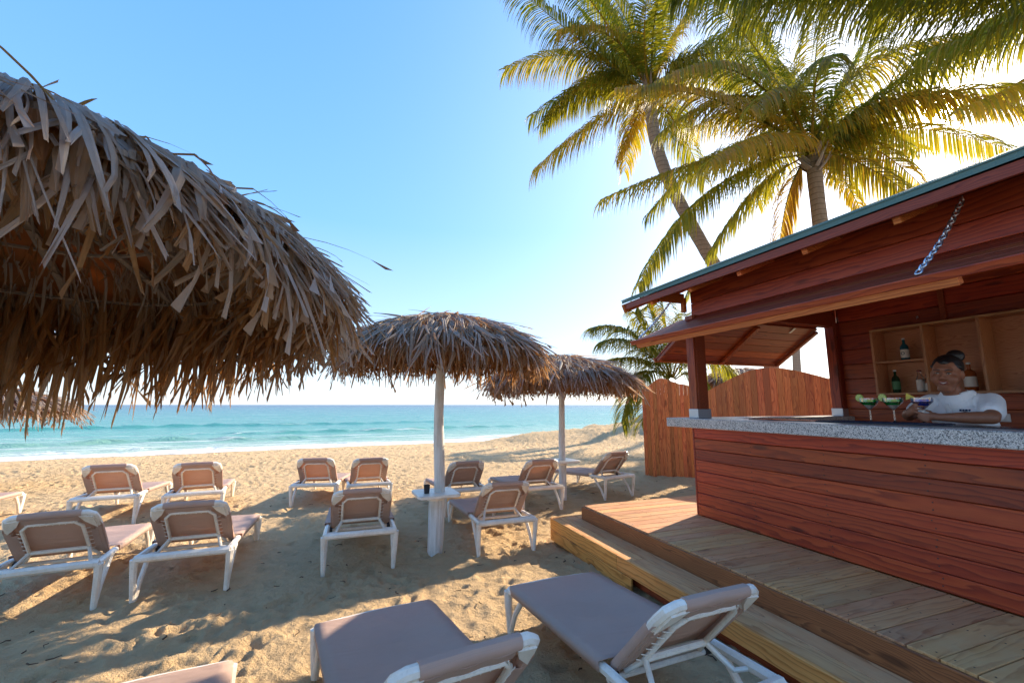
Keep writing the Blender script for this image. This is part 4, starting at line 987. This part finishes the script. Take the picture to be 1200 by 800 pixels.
palm('young green palm growing beside the fence, its fronds over the right umbrella', (ps.x, ps.y, 0), (ps.x, ps.y, ps.z), (0, 0, 0), .13, .12, [
    fr(738, 392, 11.3, 694, 384, 11., tones=(.25, .5)), fr(756, 388, 11.6, 744, 366, 11.6, tones=(.2, .45)), fr(782, 394, 11.5, 776, 352, 11.6, tones=(.25, .45)), fr(745, 405, 10.9, 706, 400, 10.7, tones=(.2, .45)), fr(770, 390, 11.1, 760, 358, 11., tones=(.2, .45)), fr(738, 420, 11.2, 700, 432, 11., **GRN), fr(750, 440, 11., 728, 496, 10.6, tones=(.3, .6)),
    fr(812, 400, 11.8, 830, 372, 12., **GRN), fr(825, 420, 11.6, 862, 440, 11.6, **GRN), fr(800, 395, 12.2, 805, 368, 12.6, **GRN), fr(765, 460, 10.9, 752, 498, 10.6, tones=(.35, .65)), fr(775, 415, 11.2, 760, 385, 10.8, **GRN), fr(815, 440, 11.2, 840, 470, 11., **GRN)], 6, Lf=.80, bulge=False, dens=85, droop=.55)
# palms farther back, beyond the fence
pf = P(931, 350, 25)
palm('distant palm trunk seen through the bar opening', (P(934, 472, 25).x, 25, 0), (pf.x, 25, 9.), (0, 0, 0), .24, .18, [
    (Vector((pf.x + dx, 25 + dy, 9.6)), Vector((pf.x + 2 * dx, 25 + 2 * dy, 8.4)), {}) for dx, dy in ((1.5, 0), (-1.5, .3), (.7, 1.3), (-.7, -1.3), (1.1, -1), (-1, 1.1), (.2, 1.7))], 8)
palm('slender palm behind the bar roof, mostly hidden, shading the far sand', (12.0, 25.9, 0), (12.2, 26.2, 9.0), (.2, 0, 0), .26, .2, [
    (Vector((12.2 + dx, 26.2 + dy, 9.3)), Vector((12.2 + 2 * dx, 26.2 + 2 * dy, 8.3)), {}) for dx, dy in ((.9, 0), (-.6, .3), (.5, .8), (-.3, -.8), (.7, -.7), (-.4, .8))], 10)
pg = P(985, 438, 24)
palm('small far palm tip showing beyond the fence at the bar post', (pg.x + 1.2, 24, 0), (pg.x + 1.2, 24, pg.z - .4), (0, 0, 0), .12, .1, [
    (Vector((pg.x + 1.2 + dx, 24 + dy, pg.z + .3)), Vector((pg.x + 1.2 + 2 * dx, 24 + 2 * dy, pg.z - .3)), {}) for dx, dy in ((.8, 0), (-.8, .2), (.4, .7), (-.5, -.7), (.6, -.6))], 9, Lf=.45, bulge=False)
#@@PART4
# ------------------------------------------------------------------ bottles, cocktails
def inbar(name, label, cat, x, y, z, rz=0, group=None):
    p = bw(x, y, z); return thing(name, label, cat, p, BAR_A + rz, group)
LAB = simple('paper_label', (.72, .72, .68), .6)
def bottle(label, x, z, h, r, gm, capm, lab=(.15, .5), neck=.35, y=2.31, labm=None, fill=None, bulb=0):
    t = inbar('bottle', label, 'bottle', x, y, z, group='bottles on the shelves behind the bar'); rn = r * neck
    b = MB(); b.lathe([(0, .002), (r * .85, 0), (r, .012), (r * (1 + bulb), h * .3), (r, h * .60), (r * .8, h * .68), (rn, h * .76), (rn * .9, h * .93), (rn * 1.1, h * .94), (rn * 1.1, h * .96)], 24); b.build('glass_body', gm, t, smooth=True)
    b = MB(); b.lathe([(rn * 1.15, h * .93), (rn * 1.18, h * .995), (rn * .9, h), (0, h)], 16); b.build('cap', capm, t, smooth=True)
    b = MB(); b.lathe([(r * (1.02 + bulb * .8), h * lab[0]), (r * (1.02 + bulb * .8), h * lab[1])], 24); b.build('label_band', labm or LAB, t, smooth=True)
    if fill: b = MB(); b.lathe([(0, .01), (r * .9, .01), (r * .92 * (1 + bulb), h * .3), (r * .9, h * .58), (0, h * .58)], 20); b.build('liquid', fill, t, smooth=True)
    return t
TEAL = simple('teal_bottle_glass', (.01, .09, .13), .1); DGREEN = simple('dark_green_bottle_glass', (.012, .045, .022), .1)
AMB = simple('amber_spirit', (.28, .075, .02), .15); REDC = simple('red_cap', (.25, .03, .02), .4); SILV = simple('pale_cap', (.6, .6, .6), .3)
t = bottle('teal bottle with white label alone on the upper left shelf', .925, 2.101, .27, .040, TEAL, SILV)
b = MB(); b.tube([(.016 * math.cos(q / 3), -.0420 - .002 * math.sin(0), .09 + .016 * math.sin(q / 3)) for q in range(20)], .003, 5); b.build('label_emblem', TEAL, t)
bottle('dark green bottle with green label, lower left shelf', .80, 1.738, .27, .038, DGREEN, SILV, labm=simple('green_label', (.07, .22, .10), .6))
t = bottle('clear bottle with two thin necks beside the dark green one', 1.035, 1.738, .25, .036, CLEAR, REDC, lab=(.1, .55), neck=.5, fill=simple('clear_spirit', (.5, .52, .5), .2))
bottle('slim clear bottle touching the clear two necked one', 1.095, 1.738, .20, .020, CLEAR, REDC, lab=(.1, .5))
bottle('amber bottle with cream label behind the bartender', 1.46, 1.738, .30, .050, AMB, SILV, neck=.3)
bottle('pale blue bottle cut by the right edge of the picture', 1.90, 1.738, .22, .035, simple('pale_blue_glass', (.25, .4, .55), .1), SILV)
def martini(label, x, y, col, garnish, two=None):
    t = inbar('cocktail_glass', label, 'cocktail', x, y, 1.460, group='cocktails on the bar counter')
    b = MB(); b.lathe([(0, .003), (.040, .001), (.041, .004), (.012, .008), (.0045, .016), (.004, .085), (.010, .092), (.056, .140), (.0575, .168), (.0565, .168), (.0545, .142), (.007, .096), (0, .094)], 28)
    b.build('glass', CLEAR, t, smooth=True)
    b = MB(); b.lathe([(0, .0955), (.008, .098), (.030, .118), (.0535, .1415), (.0555, .156), (0, .156)], 28)
    b.build('drink', simple('cocktail_' + col[0], col[1], .25), t, smooth=True)
    if two: b = MB(); b.lathe([(0, .0935), (.010, .0945), (.031, .1165), (.033, .119)], 24); b.build('foam_layer', simple('milky_layer', (.75, .72, .66), .5), t, smooth=True)
    t.scale = (1.12, 1.12, 1.15)
    if garnish == 'lime':
        c = Vector((-.060, .0, .170)); b = MB(); n = 22
        vs = [c + Vector((.026 * math.cos(6.2832 * j / n), d, .026 * math.sin(6.2832 * j / n))) for d in (-.003, .003) for j in range(n)]
        b.add(vs, [tuple(range(n)), tuple(range(n, 2 * n))[::-1]] + [(j, n + j, n + (j + 1) % n, (j + 1) % n) for j in range(n)])
        g = b.build('lime_slice', simple('lime_rind', (.30, .42, .05), .4), t)
        b = MB()
        for k in range(8):
            a0 = 6.2832 * k / 8 + .06; a1 = a0 + .66
            for d in (-.0042, .0042): b.add([c + Vector((0, d, 0)) + Vector((.003, 0, .003)), c + Vector((.022 * math.cos(a0), d, .022 * math.sin(a0))), c + Vector((.0235 * math.cos((a0 + a1) / 2), d, .0235 * math.sin((a0 + a1) / 2))), c + Vector((.022 * math.cos(a1), d, .022 * math.sin(a1)))], [(0, 1, 2, 3)])
        tag(b.build('lime_flesh', simple('lime_pulp', (.62, .68, .20), .35), g), kind='stuff')
    else:
        c = Vector((-.052, -.01, .165)); b = MB(); b.add([c + Vector(q) for q in ((-.03, -.004, -.012), (-.024, -.004, .034), (.022, -.004, .004), (-.03, .006, -.012), (-.024, .006, .034), (.022, .006, .004))], [(0, 2, 1), (3, 4, 5), (0, 1, 4, 3), (1, 2, 5, 4), (2, 0, 3, 5)])
        b.build('pineapple_wedge', simple('pineapple', (.75, .58, .08), .5), t)
    return t
martini('green cocktail with lime slice, leftmost of the three glasses on the bar', 1.715, .21, ('green', (.02, .42, .05)), 'lime', True)
martini('green cocktail with lime slice, between the other green one and the blue one', 1.875, .22, ('green', (.02, .45, .06)), 'lime', True)
martini('blue cocktail with a yellow fruit wedge held by the bartender', 2.035, .27, ('blue', (.01, .05, .55)), 'pine')
mt = inbar('bar_mat', 'dark blue rubber bar mat under the three cocktails', 'bar mat', 1.78, .13, 1.459)
b = MB(); b.box((0, .06, .003), (.80, .30, .006), ch=.002)
b.build('mat_base', simple('navy_rubber', (.012, .018, .05), .5), mt)
b = MB()
for k in range(20): b.box((-.38 + .04 * k, .06, .0072), (.012, .27, .003))
tag(b.build('mat_ribs', simple('navy_rubber_ribs', (.014, .02, .055), .5), mt), kind='stuff')

# ------------------------------------------------------------------ the bartender
def skinmat():
    m = Mat('brown_skin', Roughness=.48, Specular_IOR_Level=.45); p = m.obj(); n = m.noise(p, 30., 4., .6); n2 = m.noise(p, 250., 2., .6)
    m.set('Base Color', m.mix(n, (.24, .085, .042), (.35, .145, .078))); m.set('Subsurface Weight', .1); m.set('Subsurface Radius', (.02, .008, .004)); m.set('Subsurface Scale', .3); m.bump(n2, .08, .001); return m.m
def clothmat(name, col):
    m = Mat(name, Roughness=.9, Specular_IOR_Level=.15); p = m.obj(); n = m.noise(p, 14., 4., .6, .8); n2 = m.noise(p, 300., 2., .5)
    m.set('Base Color', m.mix(m.math('MULTIPLY', n2, .2), col, tuple(c * .8 for c in col))); m.bump(m.math('ADD', m.math('MULTIPLY', n, 1.), m.math('MULTIPLY', n2, .05)), .35, .03); return m.m
SKIN = skinmat(); POLO = clothmat('white_polo_cotton', (.88, .87, .87)); BLACK = clothmat('black_trouser_cloth', (.02, .02, .025))
HAIR = simple('black_hair', (.012, .010, .010), .45)
def fuse(name, blobs, mat, parent, vox=.006, smooth=6, it=None):
    """fuse tapered capsules and ellipsoids into one continuous surface"""
    b = MB()
    for q in blobs:
        if q[0] == 'c':
            _, pts, rs = q[:3]; fl = q[3] if len(q) > 3 else 1.
            pts = [Vector(p) for p in pts]; P2 = []; R2 = []; d0 = (pts[0] - pts[1]).normalized(); d1 = (pts[-1] - pts[-2]).normalized()
            for k in (1, .85, .5): P2.append(pts[0] + d0 * rs[0] * k); R2.append(rs[0] * math.sqrt(1.0001 - k * k))
            P2 += pts; R2 += list(rs)
            for k in (.5, .85, 1): P2.append(pts[-1] + d1 * rs[-1] * k); R2.append(rs[-1] * math.sqrt(1.0001 - k * k))
            b.tube(P2, R2, 14, flat=fl, up=(0, 1, 0) if fl != 1 else (0, 0, 1))
        else:
            _, c, r = q[:3]; m = q[3] if len(q) > 3 else Matrix.Identity(3); n = 16; k = 10; vs = []; fs = []
            for i in range(k + 1):
                ph = math.pi * i / k
                for j in range(n): th = 2 * math.pi * j / n; vs.append(m @ Vector((r[0] * math.sin(ph) * math.cos(th), r[1] * math.sin(ph) * math.sin(th), r[2] * math.cos(ph))) + Vector(c))
            for i in range(k):
                for j in range(n): fs.append((i * n + j, (i + 1) * n + j, (i + 1) * n + (j + 1) % n, i * n + (j + 1) % n))
            b.add(vs, fs)
    o = b.build(name + '_tmp', None); md = o.modifiers.new('r', 'REMESH'); md.mode = 'VOXEL'; md.voxel_size = vox; md.use_smooth_shade = True
    s = o.modifiers.new('s', 'SMOOTH'); s.factor = .5; s.iterations = smooth
    dg = bpy.context.evaluated_depsgraph_get(); me = bpy.data.meshes.new_from_object(o.evaluated_get(dg)); me.name = name; me.materials.clear(); me.materials.append(mat); me.shade_smooth()
    bpy.data.objects.remove(o); return link(name, me, parent)
pr = inbar('person', 'bartender in white polo shirt leaning on the counter, hair in a bun, holding the blue cocktail', 'person', 2.10, .66, .392)
pr['label'] = 'woman in white polo with hair bun leaning on the bar counter holding a blue cocktail'
HM = Matrix.Rotation(R(10), 3, 'Z') @ Matrix.Rotation(R(10), 3, 'X') @ Matrix.Rotation(R(6), 3, 'Y') * 1.09; HC = Vector((-.005, -.155, 1.435))
def H(x, y, z): return HC + HM @ Vector((x, y, z))
def fing(root, dirs, r0, L): 
    p = Vector(root); pts = [p]; rs = [r0]
    for i, d in enumerate(dirs): p = p + Vector(d).normalized() * L[i]; pts.append(p); rs.append(r0 * (1 - .1 * (i + 1)))
    return ('c', pts, rs)
S1, S2 = Vector((-.165, -.06, 1.225)), Vector((.175, -.05, 1.225))
E1, E2 = Vector((-.235, -.24, 1.125)), Vector((.245, -.25, 1.118))
W1, W2 = Vector((-.150, -.40, 1.145)), Vector((.035, -.395, 1.118))
G_ = Vector((-.065, -.39, 1.15))
blobs = [
 ('c', [(0, .10, .92), (0, .05, 1.02), (0, -.01, 1.14), (0, -.05, 1.22)], [.135, .130, .140, .115], 1.), ('e', (0, .14, .88), (.18, .14, .13)),
 ('e', (-.07, -.10, 1.12), (.075, .07, .075)), ('e', (.07, -.10, 1.12), (.075, .07, .075)),
 ('c', [(-.13, -.05, 1.225), (0, -.055, 1.25), (.13, -.05, 1.225)], [.055, .06, .055]), ('c', [(0, -.06, 1.24), H(0, .02, -.09)], [.062, .056]),
 ('c', [S1, (S1 + E1) / 2, E1], [.062, .055, .042]), ('c', [E1, E1.lerp(W1, .4), W1], [.043, .041, .026]),
 ('c', [S2, (S2 + E2) / 2, E2], [.062, .056, .043]), ('c', [E2, E2.lerp(W2, .4), W2], [.044, .042, .027]),
 ('c', [(-.09, .14, .85), (-.10, .12, .45), (-.10, .14, .06)], [.105, .07, .045]), ('c', [(.09, .14, .85), (.10, .12, .45), (.10, .14, .06)], [.105, .07, .045]),
 ('c', [(-.10, .14, .04), (-.11, -.02, .035)], [.045, .035]), ('c', [(.10, .14, .04), (.11, -.02, .035)], [.045, .035]),
 # head
 ('e', H(0, .015, .035), (.077, .093, .088), HM), ('e', H(0, -.02, -.025), (.070, .070, .080), HM), ('e', H(0, -.052, -.075), (.036, .032, .032), HM),
 ('e', H(-.038, -.056, -.026), (.036, .030, .034), HM), ('e', H(.038, -.056, -.026), (.036, .030, .034), HM), ('e', H(0, -.070, .042), (.055, .016, .020), HM),
 ('c', [H(0, -.084, .015), H(0, -.096, -.010)], [.0085, .0130]), ('e', H(-.013, -.093, -.015), (.011, .011, .009), HM), ('e', H(.013, -.093, -.015), (.011, .011, .009), HM),
 ('e', H(-.078, .010, -.005), (.010, .018, .030), HM), ('e', H(.078, .010, -.005), (.010, .018, .030), HM), ('e', H(0, -.040, -.095), (.045, .040, .022), HM),
]
# left hand (image right): palm beside the stem, fingers wrapped
d = (G_ - W2).normalized(); pc = W2 + Vector((-.042, -.002, .006))
blobs += [('e', pc, (.040, .024, .030)), ('c', [W2, pc], [.027, .026])]
for k in range(4):
    z = 1.140 - .0165 * k; L0 = (.032, .036, .034, .028)[k]
    blobs.append(fing((pc.x - .022, pc.y - .018, z), [(-1, -.35, .05), (-.85, .35, 0), (-.1, 1, -.1)], .0088, [L0, L0 * .75, L0 * .6]))
blobs.append(fing((pc.x - .005, pc.y + .014, 1.135), [(-.7, .4, .8), (-1, -.2, .3)], .0100, [.034, .026]))
# right hand (image left): fingers up round the bowl
pc1 = W1 + Vector((.030, -.004, .022)); blobs += [('e', pc1, (.030, .022, .038)), ('c', [W1, pc1], [.026, .026])]
for k in range(4):
    L0 = (.034, .038, .036, .029)[k]
    blobs.append(fing((pc1.x + .004, pc1.y - .016 + .002 * k, pc1.z + .030 - .016 * k), [(.75, -.5, .45 - .12 * k), (1, .2, .2 - .1 * k), (.7, .8, 0)], .0085, [L0, L0 * .75, L0 * .55]))
blobs.append(fing((pc1.x, pc1.y + .012, pc1.z + .020), [(.4, .5, .9), (.8, 0, .7)], .0098, [.034, .026]))
body = fuse('body', blobs, SKIN, pr, .0058, 5)
fuse('shirt', [('c', [(0, .11, .90), (0, .055, 1.02), (0, -.012, 1.14), (0, -.045, 1.205)], [.165, .158, .162, .128], 1.),
 ('e', (-.075, -.105, 1.115), (.088, .082, .088)), ('e', (.075, -.105, 1.115), (.088, .082, .088)),
 ('c', [(-.145, -.045, 1.222), (0, -.042, 1.240), (.145, -.045, 1.222)], [.068, .060, .068]),
 ('c', [S1, S1.lerp(E1, .62)], [.070, .070]), ('c', [S2, S2.lerp(E2, .62)], [.071, .072])], POLO, pr, .007, 5)
fuse('trousers', [('e', (0, .145, .86), (.195, .155, .14)), ('c', [(-.09, .14, .85), (-.10, .12, .45), (-.10, .14, .08)], [.118, .085, .065]), ('c', [(.09, .14, .85), (.10, .12, .45), (.10, .14, .08)], [.118, .085, .065])], BLACK, pr, .010, 4)
for s in (-1, 1): fuse('shoe', [('c', [(s * .10, .15, .045), (s * .11, -.05, .04)], [.055, .045])], DARK, pr, .01, 3)
def collar(u, v):                                               # polo collar, open at the throat
    a = R(-90) + R(32) + R(296) * u; rr = .078 + .028 * v + .008 * math.cos(a * 2); z = 1.315 - .040 * v - .030 * max(0, -math.sin(a)) ** 2 - (.022 * v if min(u, 1 - u) < .12 else 0)
    return (rr * math.cos(a), -.062 + rr * math.sin(a) * 1.02, z)
b = MB(); b.sheet(collar, 40, 5, .005); b.build('collar', POLO, pr, smooth='all')
b = MB(); b.box((0, -.205, 1.175), (.026, .010, .10), Matrix.Rotation(R(16), 3, 'X'), .002); b.build('placket', POLO, pr)
bd = simple('navy_embroidery', (.03, .05, .12), .7)
b = MB()
for k, (x_, w_) in enumerate(((.062, .010), (.074, .008), (.086, .011), (.099, .009))): b.box((x_, -.196 + .010 * k, 1.168), (w_, .012, .013), Matrix.Rotation(R(12), 3, 'X'), .001)
b.tube([(.086 + .013 * math.cos(q * .4), -.190 - .004 * math.sin(q * .4), 1.142 + .013 * math.sin(q * .4)) for q in range(17)], .004, 6, caps=False)
tag(b.build('chest_emblem', bd, pr), kind='stuff')
fuse('hair', [('e', H(0, .030, .048), (.083, .093, .090), HM), ('e', H(0, .075, .010), (.066, .050, .060), HM), ('c', [H(-.070, -.012, .055), H(0, -.050, .092), H(.070, -.012, .055)], [.014, .022, .014])], HAIR, pr, .006, 4)
fuse('hair_bun', [('e', H(.030, .075, .120), (.050, .047, .044), HM), ('e', H(.045, .060, .105), (.030, .030, .026), HM)], HAIR, pr, .005, 3)
WHT = simple('eye_white', (.6, .57, .53), .3); LIP = simple('lip_skin', (.26, .060, .050), .35); TOOTH = simple('teeth', (.75, .73, .68), .3)
for s in (-1, 1):
    e = fuse('eye', [('e', H(s * .031, -.0735, .018), (.0125, .0068, .0042), HM)], WHT, pr, .0022, 1)
    fuse('iris', [('e', H(s * .031 - .001, -.0788, .0165), (.0048, .003, .0036), HM)], DARK, e, .0012, 1)
    b = MB(); b.tube([H(s * .017, -.080, .0215), H(s * .031, -.0815, .0240), H(s * .045, -.074, .0175)], [.0020, .0026, .0016], 6); b.build('eyelid', HAIR, pr)
    b = MB(); b.tube([H(s * .012, -.088, .040), H(s * .030, -.089, .046), H(s * .050, -.076, .040)], [.003, .0038, .0018], 6); b.build('eyebrow', HAIR, pr)
fuse('upper_lip', [('c', [H(-.029, -.074, -.034), H(-.011, -.090, -.0385), H(0, -.092, -.040), H(.011, -.090, -.0385), H(.029, -.074, -.034)], [.0025, .0048, .0045, .0048, .0025])], LIP, pr, .0022, 1)
fuse('lower_lip', [('c', [H(-.028, -.075, -.036), H(-.012, -.087, -.054), H(.012, -.087, -.054), H(.028, -.075, -.036)], [.0025, .0055, .0055, .0025])], LIP, pr, .0022, 1)
b = MB(); b.tube([H(-.021, -.080, -.041), H(0, -.0888, -.0465), H(.021, -.080, -.041)], [.002, .0055, .002], 6); b.build('teeth', TOOTH, pr)
